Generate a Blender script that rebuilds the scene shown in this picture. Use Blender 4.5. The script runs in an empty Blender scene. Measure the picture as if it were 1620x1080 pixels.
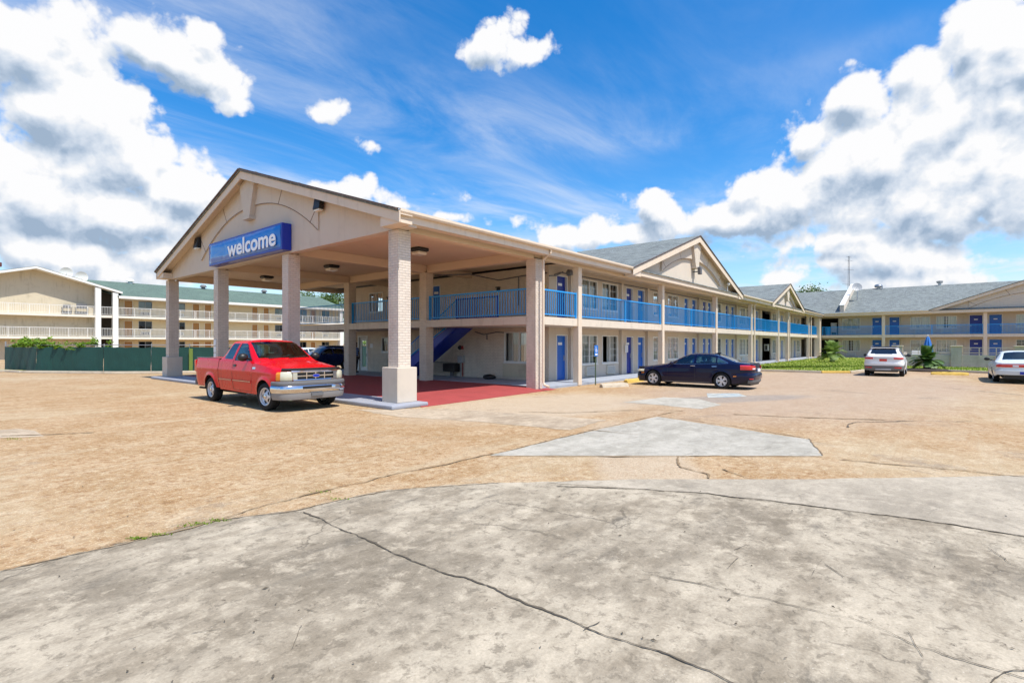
import bpy, bmesh, math, random
import numpy as np
from mathutils import Vector, Matrix, noise as mnoise
random.seed(7)
R = math.radians
scene = bpy.context.scene
col = scene.collection

# ------------------------------------------------------------------ camera frame used to survey the site
F_PX, CX, HY, H = 820.0, 810.0, 543.5, 1.8
TH = math.atan(675.0 / 820.0)
SN, CS = math.sin(TH), math.cos(TH)
def _d(x):
    t = (x - CX) / F_PX
    return (t*SN + CS, -t*CS + SN)
def G(x, y, z=0.0):
    Y = F_PX*(H - z)/(y - HY); d = _d(x)
    return (d[0]*Y, d[1]*Y)

# ------------------------------------------------------------------ object helpers
BASE = {}
def tag(o, label=None, cat=None, group=None, kind=None):
    if label: o['label'] = label
    if cat: o['category'] = cat
    if group: o['group'] = group
    if kind: o['kind'] = kind
    return o
def thing(name, label, cat, loc=(0, 0, 0), rz=0.0, group=None):
    o = bpy.data.objects.new(name, None); col.objects.link(o)
    o.location = loc; o.rotation_euler = (0, 0, rz); o.empty_display_size = .2
    BASE[o] = Vector(loc) if rz == 0 else None
    return tag(o, label, cat, group)
class MB:
    def __init__(s): s.v = []; s.f = []; s.m = []; s.mi = 0
    def add(s, vs, fs):
        b = len(s.v); s.v += [tuple(p) for p in vs]
        for f in fs: s.f.append([b+i for i in f]); s.m.append(s.mi)
    def quad(s, a, b, c, d): s.add([a, b, c, d], [(0, 1, 2, 3)])
    def poly(s, pts): s.add(pts, [tuple(range(len(pts)))])
    def hexa(s, p):
        s.add(p, [(0,3,2,1),(4,5,6,7),(0,1,5,4),(1,2,6,5),(2,3,7,6),(3,0,4,7)])
    def box(s, x0, x1, y0, y1, z0, z1):
        s.hexa([(x0,y0,z0),(x1,y0,z0),(x1,y1,z0),(x0,y1,z0),(x0,y0,z1),(x1,y0,z1),(x1,y1,z1),(x0,y1,z1)])
    def boxT(s, T, a0, a1, d0, d1, z0, z1):
        s.hexa([T(a0,d0,z0),T(a1,d0,z0),T(a1,d1,z0),T(a0,d1,z0),T(a0,d0,z1),T(a1,d0,z1),T(a1,d1,z1),T(a0,d1,z1)])
    def prism(s, pts, off):
        n = len(pts); off = Vector(off)
        q = [tuple(Vector(p)+off) for p in pts]
        fs = [tuple(range(n-1, -1, -1)), tuple(range(n, 2*n))]
        fs += [(i, (i+1) % n, n+(i+1) % n, n+i) for i in range(n)]
        s.add(list(pts)+q, fs)
    def tube(s, path, r, n=8, cap=True):
        path = [Vector(p) for p in path]; rs = r if isinstance(r, (list, tuple)) else [r]*len(path)
        vs = []; fs = []
        for i, p in enumerate(path):
            t = (path[min(i+1, len(path)-1)] - path[max(i-1, 0)]).normalized()
            a = Vector((0, 0, 1)) if abs(t.z) < .95 else Vector((1, 0, 0))
            e1 = t.cross(a).normalized(); e2 = t.cross(e1)
            for k in range(n):
                w = 2*math.pi*k/n
                vs.append(tuple(p + (e1*math.cos(w) + e2*math.sin(w))*rs[i]))
        for i in range(len(path)-1):
            for k in range(n):
                fs.append((i*n+k, i*n+(k+1) % n, (i+1)*n+(k+1) % n, (i+1)*n+k))
        if cap:
            fs.append(tuple(range(n))); fs.append(tuple(range((len(path)-1)*n+n-1, (len(path)-1)*n-1, -1)))
        s.add(vs, fs)
    def lathe(s, prof, c, axis='z', n=24, caps=False):
        vs = []; fs = []; m = len(prof)
        for k in range(n):
            w = 2*math.pi*k/n; cw, sw = math.cos(w), math.sin(w)
            for (r, h) in prof:
                if axis == 'z': vs.append((c[0]+r*cw, c[1]+r*sw, c[2]+h))
                elif axis == 'y': vs.append((c[0]+r*cw, c[1]+h, c[2]+r*sw))
                else: vs.append((c[0]+h, c[1]+r*cw, c[2]+r*sw))
        for k in range(n):
            for j in range(m-1):
                a = k*m+j; b = ((k+1) % n)*m+j
                fs.append((a, b, b+1, a+1))
        s.add(vs, fs)
    def build(s, name, mat, parent=None, smooth=False, local=False, bevel=0.0, angle=40, fixn=True):
        off = Vector((0, 0, 0))
        if parent is not None and not local:
            p = parent
            while p.parent is not None: p = p.parent
            off = BASE.get(p) or Vector((0, 0, 0))
        me = bpy.data.meshes.new(name)
        me.from_pydata([(v[0]-off.x, v[1]-off.y, v[2]-off.z) for v in s.v], [], s.f)
        mats = mat if isinstance(mat, (list, tuple)) else [mat]
        for q in mats: me.materials.append(q)
        if len(mats) > 1: me.polygons.foreach_set('material_index', s.m)
        me.update()
        if fixn:
            bm = bmesh.new(); bm.from_mesh(me)
            bmesh.ops.recalc_face_normals(bm, faces=bm.faces)
            bm.to_mesh(me); bm.free()
        if smooth:
            me.polygons.foreach_set('use_smooth', [True]*len(me.polygons))
            try: me.set_sharp_from_angle(angle=R(angle))
            except Exception: pass
        o = bpy.data.objects.new(name, me); col.objects.link(o)
        if parent is not None: o.parent = parent
        if bevel:
            b = o.modifiers.new('bevel', 'BEVEL'); b.width = bevel; b.segments = 2; b.limit_method = 'ANGLE'; b.angle_limit = R(50)
        return o
def one(name, mat, parent, fn, **k):
    m = MB(); fn(m); return m.build(name, mat, parent, **k)
def copy_tree(o, parent=None):
    c = o.copy(); col.objects.link(c); c.parent = parent
    for ch in list(o.children): copy_tree(ch, c)
    return c
def Tv(plane):   # wall facing -v
    return lambda a, d, z: (a, plane - d, z)
def Tu(plane):   # wall facing -u
    return lambda a, d, z: (plane - d, a, z)
def wall_holes(mb, T, a0, a1, z0, z1, holes, depth=.12):
    A = sorted(set([a0, a1] + [h[0] for h in holes] + [h[1] for h in holes]))
    Z = sorted(set([z0, z1] + [h[2] for h in holes] + [h[3] for h in holes]))
    A = [a for a in A if a0 <= a <= a1]; Z = [z for z in Z if z0 <= z <= z1]
    for i in range(len(A)-1):
        for j in range(len(Z)-1):
            am, zm = (A[i]+A[i+1])/2, (Z[j]+Z[j+1])/2
            if any(h[0] < am < h[1] and h[2] < zm < h[3] for h in holes): continue
            mb.quad(T(A[i],0,Z[j]), T(A[i+1],0,Z[j]), T(A[i+1],0,Z[j+1]), T(A[i],0,Z[j+1]))
    for h in holes:
        p = [(h[0],h[2]),(h[1],h[2]),(h[1],h[3]),(h[0],h[3])]
        for k in range(4):
            q, r = p[k], p[(k+1) % 4]
            mb.quad(T(q[0],0,q[1]), T(r[0],0,r[1]), T(r[0],-depth,r[1]), T(q[0],-depth,q[1]))

# ------------------------------------------------------------------ material helpers
class NT:
    def __init__(s, nt): s.nt = nt; s.n = nt.nodes; s.l = nt.links
    def node(s, typ, **k):
        n = s.n.new(typ)
        for a, b in k.items(): setattr(n, a, b)
        return n
    def put(s, sock, val):
        if val is None: return
        if isinstance(val, bpy.types.NodeSocket): s.l.new(val, sock)
        else: sock.default_value = val
    def math(s, op, a, b=None, c=None, clamp=False):
        n = s.node('ShaderNodeMath', operation=op); n.use_clamp = clamp
        s.put(n.inputs[0], a); s.put(n.inputs[1], b)
        if c is not None: s.put(n.inputs[2], c)
        return n.outputs[0]
    def vmath(s, op, a, b=None):
        n = s.node('ShaderNodeVectorMath', operation=op)
        s.put(n.inputs[0], a); s.put(n.inputs[1], b)
        return n.outputs['Value'] if op in ('LENGTH', 'DOT_PRODUCT', 'DISTANCE') else n.outputs[0]
    def noise(s, vec, scale, detail=4, rough=.55, dist=0.0, out='Fac'):
        n = s.node('ShaderNodeTexNoise'); s.put(n.inputs['Vector'], vec)
        n.inputs['Scale'].default_value = scale; n.inputs['Detail'].default_value = detail
        n.inputs['Roughness'].default_value = rough; n.inputs['Distortion'].default_value = dist
        return n.outputs[out] if out == 'Fac' else n.outputs['Color']
    def voro(s, vec, scale, feature='F1', detail=0.0, out='Distance'):
        n = s.node('ShaderNodeTexVoronoi', feature=feature); s.put(n.inputs['Vector'], vec)
        n.inputs['Scale'].default_value = scale
        if 'Detail' in n.inputs: n.inputs['Detail'].default_value = detail
        return n.outputs[out]
    def ramp(s, f, stops):
        n = s.node('ShaderNodeValToRGB'); s.put(n.inputs[0], f)
        e = n.color_ramp.elements
        while len(e) < len(stops): e.new(.5)
        for i, (p, c) in enumerate(stops):
            e[i].position = p; e[i].color = c if len(c) == 4 else (*c, 1)
        return n.outputs[0]
    def smooth(s, f, a, b):
        n = s.node('ShaderNodeMapRange', interpolation_type='SMOOTHSTEP'); s.put(n.inputs[0], f)
        n.inputs[1].default_value = a; n.inputs[2].default_value = b
        return n.outputs[0]
    def mix(s, f, a, b, blend='MIX'):
        n = s.node('ShaderNodeMix', data_type='RGBA', blend_type=blend)
        s.put(n.inputs[0], f)
        s.put(n.inputs[6], a if isinstance(a, bpy.types.NodeSocket) else (*a, 1) if len(a) == 3 else a)
        s.put(n.inputs[7], b if isinstance(b, bpy.types.NodeSocket) else (*b, 1) if len(b) == 3 else b)
        return n.outputs[2]
    def mapping(s, vec, scale=(1,1,1), rot=(0,0,0), loc=(0,0,0)):
        n = s.node('ShaderNodeMapping'); s.put(n.inputs[0], vec)
        n.inputs['Scale'].default_value = scale; n.inputs['Rotation'].default_value = rot; n.inputs['Location'].default_value = loc
        return n.outputs[0]
    def sep(s, vec):
        n = s.node('ShaderNodeSeparateXYZ'); s.put(n.inputs[0], vec); return n.outputs
    def comb(s, x, y, z):
        n = s.node('ShaderNodeCombineXYZ'); s.put(n.inputs[0], x); s.put(n.inputs[1], y); s.put(n.inputs[2], z); return n.outputs[0]
    def bump(s, h, strength=.3, dist=.01, normal=None):
        n = s.node('ShaderNodeBump'); s.put(n.inputs['Height'], h)
        n.inputs['Strength'].default_value = strength; n.inputs['Distance'].default_value = dist
        if normal is not None: s.put(n.inputs['Normal'], normal)
        return n.outputs[0]
def new_mat(name):
    m = bpy.data.materials.new(name); m.use_nodes = True
    t = NT(m.node_tree); b = m.node_tree.nodes['Principled BSDF']
    pos = t.node('ShaderNodeNewGeometry').outputs['Position']
    return m, t, b, pos
def simple(name, c, rough=.5, metal=0.0, var=.08, scale=3.0, bump=0.0, bscale=60, spec=.5, coat=0.0, dirt=0.0, streak=0.0):
    m, t, b, pos = new_mat(name)
    oc = t.node('ShaderNodeTexCoord').outputs['Object']
    n = t.noise(oc, scale, 5, .6)
    k = t.math('MULTIPLY_ADD', n, 2*var, 1-var)
    cn = t.mix(1.0, c, t.comb(k, k, k), 'MULTIPLY')
    if dirt:
        d = t.smooth(t.noise(oc, scale*.6+.9, 6, .65), .5, .75)
        cn = t.mix(t.math('MULTIPLY', d, dirt), cn, (c[0]*.45, c[1]*.42, c[2]*.38))
    if streak:
        sk = t.math('MULTIPLY', t.smooth(t.noise(t.mapping(pos, (3.2, 3.2, .22)), 1.6, 7, .68, .2), .50, .68), t.smooth(t.noise(pos, .8, 4, .6), .38, .62))
        cn = t.mix(t.math('MULTIPLY', sk, streak), cn, (c[0]*.40, c[1]*.36, c[2]*.31))
    t.put(b.inputs['Base Color'], cn)
    t.put(b.inputs['Roughness'], t.math('MULTIPLY_ADD', n, .16, rough-.08))
    b.inputs['Metallic'].default_value = metal
    b.inputs['Specular IOR Level'].default_value = spec
    b.inputs['Coat Weight'].default_value = coat; b.inputs['Coat Roughness'].default_value = .03
    if bump: t.put(b.inputs['Normal'], t.bump(t.noise(oc, bscale, 4, .6), bump, .01))
    return m
M = {}
CREAM = (.66, .545, .425)
M['trim'] = simple('cream_trim_paint', (.70, .575, .44), .55, var=.06, scale=2.5, dirt=.18, streak=.18)
M['stucco'] = simple('cream_stucco', (.60, .52, .425), .85, var=.05, scale=.8, bump=.35, bscale=90, dirt=.14, streak=.13)
M['ceiling'] = simple('ceiling_paint', (.70, .555, .40), .8, var=.05, scale=.7, bump=.15, bscale=50, dirt=.12)
M['post'] = simple('post_paint', (.70, .58, .45), .5, var=.05, dirt=.12, streak=.30)
M['slabpaint'] = simple('slab_edge_paint', (.66, .57, .46), .7, var=.08, scale=1.6, bump=.15, dirt=.30, streak=.45)
M['blue'] = simple('blue_railing_paint', (.010, .30, .74), .30, var=.06, scale=6)
M['deepblue'] = simple('blue_stair_paint', (.008, .03, .36), .4, var=.1, scale=3)
M['door'] = simple('blue_door_paint', (.001, .115, .50), .36, var=.07, scale=1.7)
M['door_dark'] = simple('dark_blue_door_paint', (.002, .022, .27), .38, var=.07, scale=1.7)
M['white'] = simple('white_paint', (.74, .73, .68), .5, var=.05, dirt=.1)
M['offwhite'] = simple('offwhite_paint', (.72, .68, .58), .6, var=.05, dirt=.12)
M['black'] = simple('black_plastic', (.012, .012, .013), .45)
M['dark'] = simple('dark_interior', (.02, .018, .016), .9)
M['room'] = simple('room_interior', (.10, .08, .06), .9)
M['rubber'] = simple('tyre_rubber', (.016, .016, .017), .8, bump=.2, bscale=120, spec=.3)
M['steel'] = simple('galvanised_steel', (.42, .43, .44), .4, metal=.8, dirt=.2)
M['chrome'] = simple('chrome', (.66, .66, .68), .10, metal=1.0, var=.02)
M['silver'] = simple('silver_alloy', (.66, .66, .68), .35, metal=.4, var=.03)
M['grey'] = simple('grey_plastic', (.13, .13, .135), .6, var=.1)
M['lightgrey'] = simple('light_grey_metal', (.36, .37, .38), .5, var=.1, dirt=.2)
M['curtain'] = simple('white_curtain_cloth', (.78, .76, .70), .9, var=.05, scale=4)
M['kerb'] = simple('grey_painted_kerb', (.30, .315, .36), .75, var=.1, scale=1.5, bump=.3, bscale=70, dirt=.35)
M['walk'] = simple('grey_walkway_paint', (.32, .35, .40), .7, var=.12, scale=1.1, bump=.15, dirt=.35)
M['concrete'] = simple('worn_concrete', (.50, .43, .33), .9, var=.15, scale=2.0, bump=.5, bscale=50, dirt=.5)
M['yellow'] = simple('faded_yellow_paint', (.62, .42, .09), .8, var=.15, scale=2.5, bump=.4, bscale=50, dirt=.3)
M['brown'] = simple('brown_door_paint', (.40, .20, .06), .5, var=.08)
M['wallcream'] = simple('pale_yellow_wall', (.66, .55, .36), .8, var=.05, scale=.5, dirt=.12, streak=.25)
M['wallgrey'] = simple('weathered_pale_wall', (.56, .485, .35), .85, var=.08, scale=.4, dirt=.35, streak=.45)
M['lamp_glass'] = simple('frosted_lamp_glass', (.75, .72, .62), .3)
M['signblue'] = simple('blue_sign_housing', (.008, .03, .36), .3)
M['red'] = simple('red_plastic', (.40, .03, .02), .4)
M['plate'] = simple('white_sign_plate', (.75, .76, .78), .5)
M['skin'] = simple('dark_skin', (.10, .05, .03), .6)
M['pipe_red'] = simple('red_pipe_paint', (.35, .05, .04), .5)
M['bark'] = simple('bark', (.10, .07, .05), .9, var=.3, scale=8, bump=.6, bscale=30)
M['umbrella'] = simple('blue_canvas', (.02, .16, .50), .7, var=.1)

def brick_mat(name, c, mort, scale=1.0, bump=.6, var=.12, rough=.75):
    m, t, b, pos = new_mat(name)
    x, y, z = t.sep(pos)
    u = t.math('ADD', x, y)
    wob = t.noise(pos, 9, 2, .5)
    vec = t.comb(u, t.math('ADD', z, t.math('MULTIPLY_ADD', wob, .006, -.003)), 0.0)
    br = t.node('ShaderNodeTexBrick'); t.put(br.inputs['Vector'], vec)
    br.inputs['Scale'].default_value = 1.0
    br.inputs['Brick Width'].default_value = .215*scale; br.inputs['Row Height'].default_value = .075*scale
    br.inputs['Mortar Size'].default_value = .008; br.inputs['Mortar Smooth'].default_value = .35
    br.inputs['Color1'].default_value = (*[q*(1+var) for q in c], 1); br.inputs['Color2'].default_value = (*[q*(1-var) for q in c], 1)
    br.inputs['Mortar'].default_value = (*mort, 1)
    blot = t.noise(t.mapping(pos, (1.4, 1.4, .5)), 1.1, 7, .68)
    cn = t.mix(t.math('MULTIPLY', t.smooth(blot, .47, .72), .45), br.outputs['Color'], (c[0]*.6, c[1]*.57, c[2]*.55))
    t.put(b.inputs['Base Color'], cn); b.inputs['Roughness'].default_value = rough
    h = t.math('ADD', t.math('MULTIPLY', br.outputs['Fac'], -1.0), t.math('MULTIPLY', t.noise(pos, 26, 4, .6), .55))
    t.put(b.inputs['Normal'], t.bump(h, bump, .012))
    return m
M['brick'] = brick_mat('painted_brick', (.70, .60, .475), (.60, .51, .40), var=.05, bump=.8)
M['brick_pink'] = brick_mat('painted_brick_columns', (.68, .585, .49), (.55, .47, .39), var=.05, bump=.9)
M['block'] = brick_mat('painted_block', (.47, .43, .385), (.41, .375, .335), scale=1.9, var=.06)

def shingle_mat(name, c, axis='x', var=.30):
    m, t, b, pos = new_mat(name)
    x, y, z = t.sep(pos)
    along, up = (x, y) if axis == 'x' else (y, x)
    br = t.node('ShaderNodeTexBrick'); t.put(br.inputs['Vector'], t.comb(along, t.math('MULTIPLY', up, 1.05), 0.0))
    br.offset = .37
    br.inputs['Scale'].default_value = 1.0; br.inputs['Brick Width'].default_value = .34; br.inputs['Row Height'].default_value = .15
    br.inputs['Mortar Size'].default_value = .006; br.inputs['Bias'].default_value = 0.0
    br.inputs['Color1'].default_value = (*[q*(1+var) for q in c], 1); br.inputs['Color2'].default_value = (*[q*(1-var) for q in c], 1)
    br.inputs['Mortar'].default_value = (*[q*.45 for q in c], 1)
    blot = t.noise(pos, .45, 6, .7); fine = t.noise(pos, 7, 3, .6)
    k = t.math('MULTIPLY_ADD', fine, .9, .55)
    cn = t.mix(1.0, br.outputs['Color'], t.comb(k, k, k), 'MULTIPLY')
    cn = t.mix(t.smooth(blot, .45, .75), cn, (c[0]*1.2, c[1]*1.2, c[2]*1.15))
    t.put(b.inputs['Base Color'], cn); b.inputs['Roughness'].default_value = .9
    t.put(b.inputs['Normal'], t.bump(t.math('SUBTRACT', fine, br.outputs['Fac']), .5, .01))
    return m
M['roof_x'] = shingle_mat('shingles_eave_along_u', (.165, .185, .18), 'x')
M['roof_y'] = shingle_mat('shingles_eave_along_v', (.165, .185, .18), 'y')
M['roof_green'] = shingle_mat('green_shingles', (.10, .15, .12), 'x', .15)
M['roof_edge'] = simple('brown_drip_edge', (.13, .08, .06), .6)

def glass_mat(name, tint, refl_boost=0.0, dark=0.0):
    m = bpy.data.materials.new(name); m.use_nodes = True
    t = NT(m.node_tree); n = m.node_tree.nodes
    n.remove(n['Principled BSDF']); out = n['Material Output']
    tr = t.node('ShaderNodeBsdfTransparent'); tr.inputs[0].default_value = (*tint, 1)
    gl = t.node('ShaderNodeBsdfGlossy'); gl.inputs['Roughness'].default_value = .02; gl.inputs['Color'].default_value = (.95, .97, 1, 1)
    fr = t.node('ShaderNodeFresnel'); fr.inputs[0].default_value = 1.52
    oc = t.node('ShaderNodeTexCoord').outputs['Object']
    bn = t.bump(t.noise(oc, 1.3, 2, .5), .05, .05)
    t.put(gl.inputs['Normal'], bn)
    f = t.math('ADD', fr.outputs[0], refl_boost, clamp=True)
    mx = t.node('ShaderNodeMixShader'); t.put(mx.inputs[0], f)
    t.l.new(tr.outputs[0], mx.inputs[1]); t.l.new(gl.outputs[0], mx.inputs[2])
    t.l.new(mx.outputs[0], out.inputs['Surface'])
    return m
M['glass'] = glass_mat('window_glass', (.80, .84, .82), .06)
M['glass_dark'] = glass_mat('dark_window_glass', (.35, .38, .38), .05)
M['glass_car'] = glass_mat('tinted_car_glass', (.44, .68, .72), .06)
M['glass_car_dark'] = glass_mat('dark_car_glass', (.06, .07, .08), .10)

def paint_mat(name, c, flake=.0, rough=.28, metal=0.0):
    m, t, b, pos = new_mat(name)
    oc = t.node('ShaderNodeTexCoord').outputs['Object']
    n = t.noise(oc, 2.2, 5, .6)
    dust = t.smooth(t.sep(oc)[2], .75, .2)
    cn = t.mix(t.math('MULTIPLY', dust, t.math('MULTIPLY', n, .07)), c, (.35, .28, .2))
    t.put(b.inputs['Base Color'], cn); b.inputs['Metallic'].default_value = metal
    t.put(b.inputs['Roughness'], t.math('MULTIPLY_ADD', n, .12, rough-.06))
    b.inputs['Coat Weight'].default_value = .35; b.inputs['Coat Roughness'].default_value = .02; b.inputs['Specular IOR Level'].default_value = .15
    return m
M['paint_red'] = paint_mat('red_car_paint', (.60, .003, .010))
M['paint_navy'] = paint_mat('black_navy_car_paint', (.003, .005, .030), rough=.2)
M['paint_white'] = paint_mat('white_car_paint', (.74, .74, .74))
M['paint_pale'] = paint_mat('pale_silver_car_paint', (.62, .67, .68))
M['paint_blue'] = paint_mat('dark_blue_car_paint', (.01, .02, .08))
M['tail_red'] = simple('red_tail_lamp', (.55, .012, .015), .12, coat=1)
M['amber'] = simple('amber_lens', (.75, .22, .01), .15, coat=1)
M['lens'] = simple('yellowed_headlamp_lens', (.52, .50, .38), .12, coat=1, var=.12, scale=9)

def leaf_mat(name, c1, c2, trans=.25):
    m, t, b, pos = new_mat(name)
    oi = t.node('ShaderNodeNewGeometry').outputs['Random Per Island']
    n = t.noise(pos, 1.2, 3, .6)
    f = t.math('ADD', t.math('MULTIPLY', oi, .55), t.math('MULTIPLY', n, .5), clamp=True)
    cn = t.mix(f, c1, c2)
    t.put(b.inputs['Base Color'], cn); b.inputs['Roughness'].default_value = .55
    out = m.node_tree.nodes['Material Output']
    tl = t.node('ShaderNodeBsdfTranslucent'); t.put(tl.inputs[0], cn)
    mx = t.node('ShaderNodeMixShader'); mx.inputs[0].default_value = trans
    t.l.new(b.outputs[0], mx.inputs[1]); t.l.new(tl.outputs[0], mx.inputs[2]); t.l.new(mx.outputs[0], out.inputs['Surface'])
    return m
M['leaf'] = leaf_mat('tree_leaves', (.035, .075, .015), (.13, .22, .03))
M['vine'] = leaf_mat('vine_leaves', (.10, .20, .015), (.30, .48, .04), .35)
M['palm'] = leaf_mat('palm_leaflets', (.03, .09, .012), (.10, .20, .03), .2)
M['palm_light'] = leaf_mat('sunny_palm_leaflets', (.10, .19, .03), (.30, .40, .10), .3)
M['grassblade'] = leaf_mat('grass_blades', (.15, .24, .015), (.26, .36, .035), .3)

# ------------------------------------------------------------------ ground materials
def asphalt_mat():
    m, t, b, pos = new_mat('tan_exposed_aggregate')
    x, y, z = t.sep(pos)
    big = t.noise(pos, .16, 6, .62, .4); mid = t.noise(pos, .9, 6, .65, .3); fine = t.noise(pos, 30, 4, .7)
    strk = t.noise(t.mapping(pos, (.25, 1.6, 1), (0, 0, R(-38))), 1.0, 6, .65, .6)
    sp = t.noise(pos, 8.5, 7, .74, .3); sp2 = t.noise(pos, 2.4, 8, .74, .4)
    c = t.mix(t.smooth(mid, .32, .68), (.325, .20, .092), (.41, .278, .155))
    c = t.mix(t.math('MULTIPLY', t.smooth(sp2, .48, .62), .45), c, (.48, .365, .235))
    c = t.mix(t.math('MULTIPLY', t.smooth(sp2, .47, .36), .32), c, (.27, .155, .065))
    c = t.mix(t.math('MULTIPLY', t.smooth(sp, .52, .64), .75), c, (.50, .395, .25))
    c = t.mix(t.math('MULTIPLY', t.smooth(sp, .48, .38), .80), c, (.22, .115, .045))
    c = t.mix(t.math('MULTIPLY', t.smooth(strk, .5, .72), .60), c, (.43, .34, .22))
    c = t.mix(t.math('MULTIPLY', t.smooth(big, .46, .64), .55), c, t.mix(t.smooth(sp2, .36, .64), (.39, .30, .18), (.50, .41, .28)))
    c = t.mix(t.math('MULTIPLY', t.smooth(big, .46, .34), .30), c, (.30, .18, .08))
    # paler, worn concrete band in front of the entrance and the greyer far lot
    def blob(cx, cy, rx, ry, rot):
        v = t.mapping(t.comb(t.math('SUBTRACT', x, cx), t.math('SUBTRACT', y, cy), 0.0), (1, 1, 1), (0, 0, rot))
        v = t.vmath('MULTIPLY', v, (1/rx, 1/ry, 0))
        l = t.math('ADD', t.vmath('LENGTH', v), t.math('MULTIPLY_ADD', big, .8, -.4))
        return t.smooth(l, 1.15, .7)
    pale = t.mix(sp2, (.38, .295, .20), (.49, .40, .295))
    c = t.mix(t.math('MULTIPLY', blob(12.5, 9.0, 4.5, 2.6, R(10)), .85), c, pale)
    c = t.mix(t.math('MULTIPLY', blob(7.5, 3.6, 4.0, .8, R(-35)), .7), c, pale)
    grey = t.mix(sp2, (.29, .215, .155), (.46, .355, .27))
    c = t.mix(t.math('MULTIPLY', blob(27, 4, 15, 6, R(0)), .68), c, grey)
    drk = t.mix(sp2, (.17, .155, .14), (.33, .29, .25))
    c = t.mix(t.math('MULTIPLY', blob(17.5, 5.3, 3.8, .9, R(32)), .7), c, drk)
    # spots of oil and tyre dirt
    c = t.mix(t.math('MULTIPLY', t.smooth(t.noise(pos, .55, 8, .72, .8), .575, .70), .55), c, (.20, .16, .12))
    ag = t.voro(pos, 42)
    k = t.math('MULTIPLY_ADD', fine, 1.1, .45)
    c = t.mix(1.0, c, t.comb(k, k, k), 'MULTIPLY')
    c = t.mix(t.math('MULTIPLY', t.smooth(ag, .30, .08), .55), c, (.78, .66, .50))
    c = t.mix(t.math('MULTIPLY', t.smooth(t.noise(pos, 19, 4, .65), .56, .66), .6), c, (.30, .17, .08))
    t.put(b.inputs['Base Color'], c); b.inputs['Roughness'].default_value = .92; b.inputs['Specular IOR Level'].default_value = .25
    h = t.math('ADD', t.math('MULTIPLY', fine, 1.0), t.math('MULTIPLY', ag, -.8))
    t.put(b.inputs['Normal'], t.bump(h, .55, .012))
    return m
M['asphalt'] = asphalt_mat()
def apron_mat(name, c1, c2, stain=1.0, lift=1.0):
    m, t, b, pos = new_mat(name)
    x, y, z = t.sep(pos)
    # wiped streaks run across the slab
    s1 = t.noise(t.mapping(pos, (.6, 1.3, 1), (0, 0, R(52))), 1.0, 9, .70, .25)
    s2 = t.noise(t.mapping(pos, (.8, 2.6, 1), (0, 0, R(40))), 1.3, 9, .72, .25)
    mid = t.noise(pos, 3.1, 9, .72, .25); fine = t.noise(pos, 55, 5, .72); grit = t.noise(pos, 210, 2, .6)
    clot = t.noise(pos, 8.5, 7, .74, .3)
    c = t.mix(t.smooth(s1, .38, .60), c1, c2)
    broad = t.noise(pos, .42, 6, .62, .3)
    c = t.mix(t.math('MULTIPLY', t.smooth(broad, .50, .38), .60*stain), c, [q*.68 for q in c1])
    c = t.mix(t.math('MULTIPLY', t.smooth(broad, .52, .66), .55), c, [q*1.16 for q in c2])
    c = t.mix(t.math('MULTIPLY', t.smooth(mid, .50, .66), .65), c, [q*1.20 for q in c2])
    c = t.mix(t.math('MULTIPLY', t.smooth(mid, .47, .36), .50), c, [q*.80 for q in c1])
    c = t.mix(t.math('MULTIPLY', t.smooth(clot, .48, .38), .62*stain), c, [q*.62 for q in c1])
    c = t.mix(t.math('MULTIPLY', t.smooth(clot, .55, .66), .40), c, [q*1.28 for q in c2])
    st = t.math('MULTIPLY', t.smooth(s2, .50, .70), t.smooth(t.noise(pos, .55, 4, .6, .5), .38, .60))
    c = t.mix(t.math('MULTIPLY', st, .75*stain), c, (.105, .092, .072))
    # rubbed-in black scuffs and pits
    sc = t.math('MULTIPLY', t.smooth(t.noise(t.mapping(pos, (1.2, 9, 1), (0, 0, R(64))), 1.6, 6, .7, .8), .635, .70), t.smooth(t.noise(pos, 1.1, 4, .6), .50, .62))
    c = t.mix(t.math('MULTIPLY', sc, .8*stain), c, (.045, .04, .032))
    pit = t.math('MULTIPLY', t.smooth(t.noise(pos, 13, 6, .75, .4), .62, .69), t.smooth(t.noise(pos, .9, 4, .6, .3), .44, .6))
    c = t.mix(t.math('MULTIPLY', pit, .75*stain), c, (.06, .045, .03))
    # hairline crazing, only here and there
    warp = t.vmath('ADD', pos, t.vmath('MULTIPLY', t.noise(pos, 2.2, 5, .6, out='Color'), (.55, .55, 0)))
    cr = t.voro(warp, .62, 'DISTANCE_TO_EDGE')
    crk = t.math('MULTIPLY', t.smooth(cr, .011, .002), t.smooth(t.noise(pos, .5, 4, .6), .50, .58))
    c = t.mix(t.math('MULTIPLY', crk, .45*stain), c, (.07, .058, .042))
    wp = t.smooth(t.voro(pos, 21), .13, .05)
    c = t.mix(t.math('MULTIPLY', t.math('MULTIPLY', wp, t.smooth(t.noise(pos, 3, 3), .5, .6)), .5), c, (.62, .57, .48))
    k = t.math('ADD', t.math('MULTIPLY_ADD', fine, .80, .50), t.math('MULTIPLY', grit, .22))
    c = t.mix(1.0, c, t.comb(k, k, k), 'MULTIPLY')
    t.put(b.inputs['Base Color'], c); b.inputs['Roughness'].default_value = .9; b.inputs['Specular IOR Level'].default_value = .25
    h = t.math('SUBTRACT', t.math('ADD', fine, t.math('MULTIPLY', grit, .4)), t.math('MULTIPLY', t.math('ADD', crk, pit), 1.2))
    t.put(b.inputs['Normal'], t.bump(h, .5, .008))
    return m
M['apron'] = apron_mat('stained_concrete_apron', (.25, .207, .148), (.42, .36, .27))
M['apron_clean'] = apron_mat('paler_concrete', (.315, .27, .205), (.40, .345, .265), .4)
M['patch'] = apron_mat('fresh_concrete_patch', (.335, .31, .255), (.405, .375, .315), .4)
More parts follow.
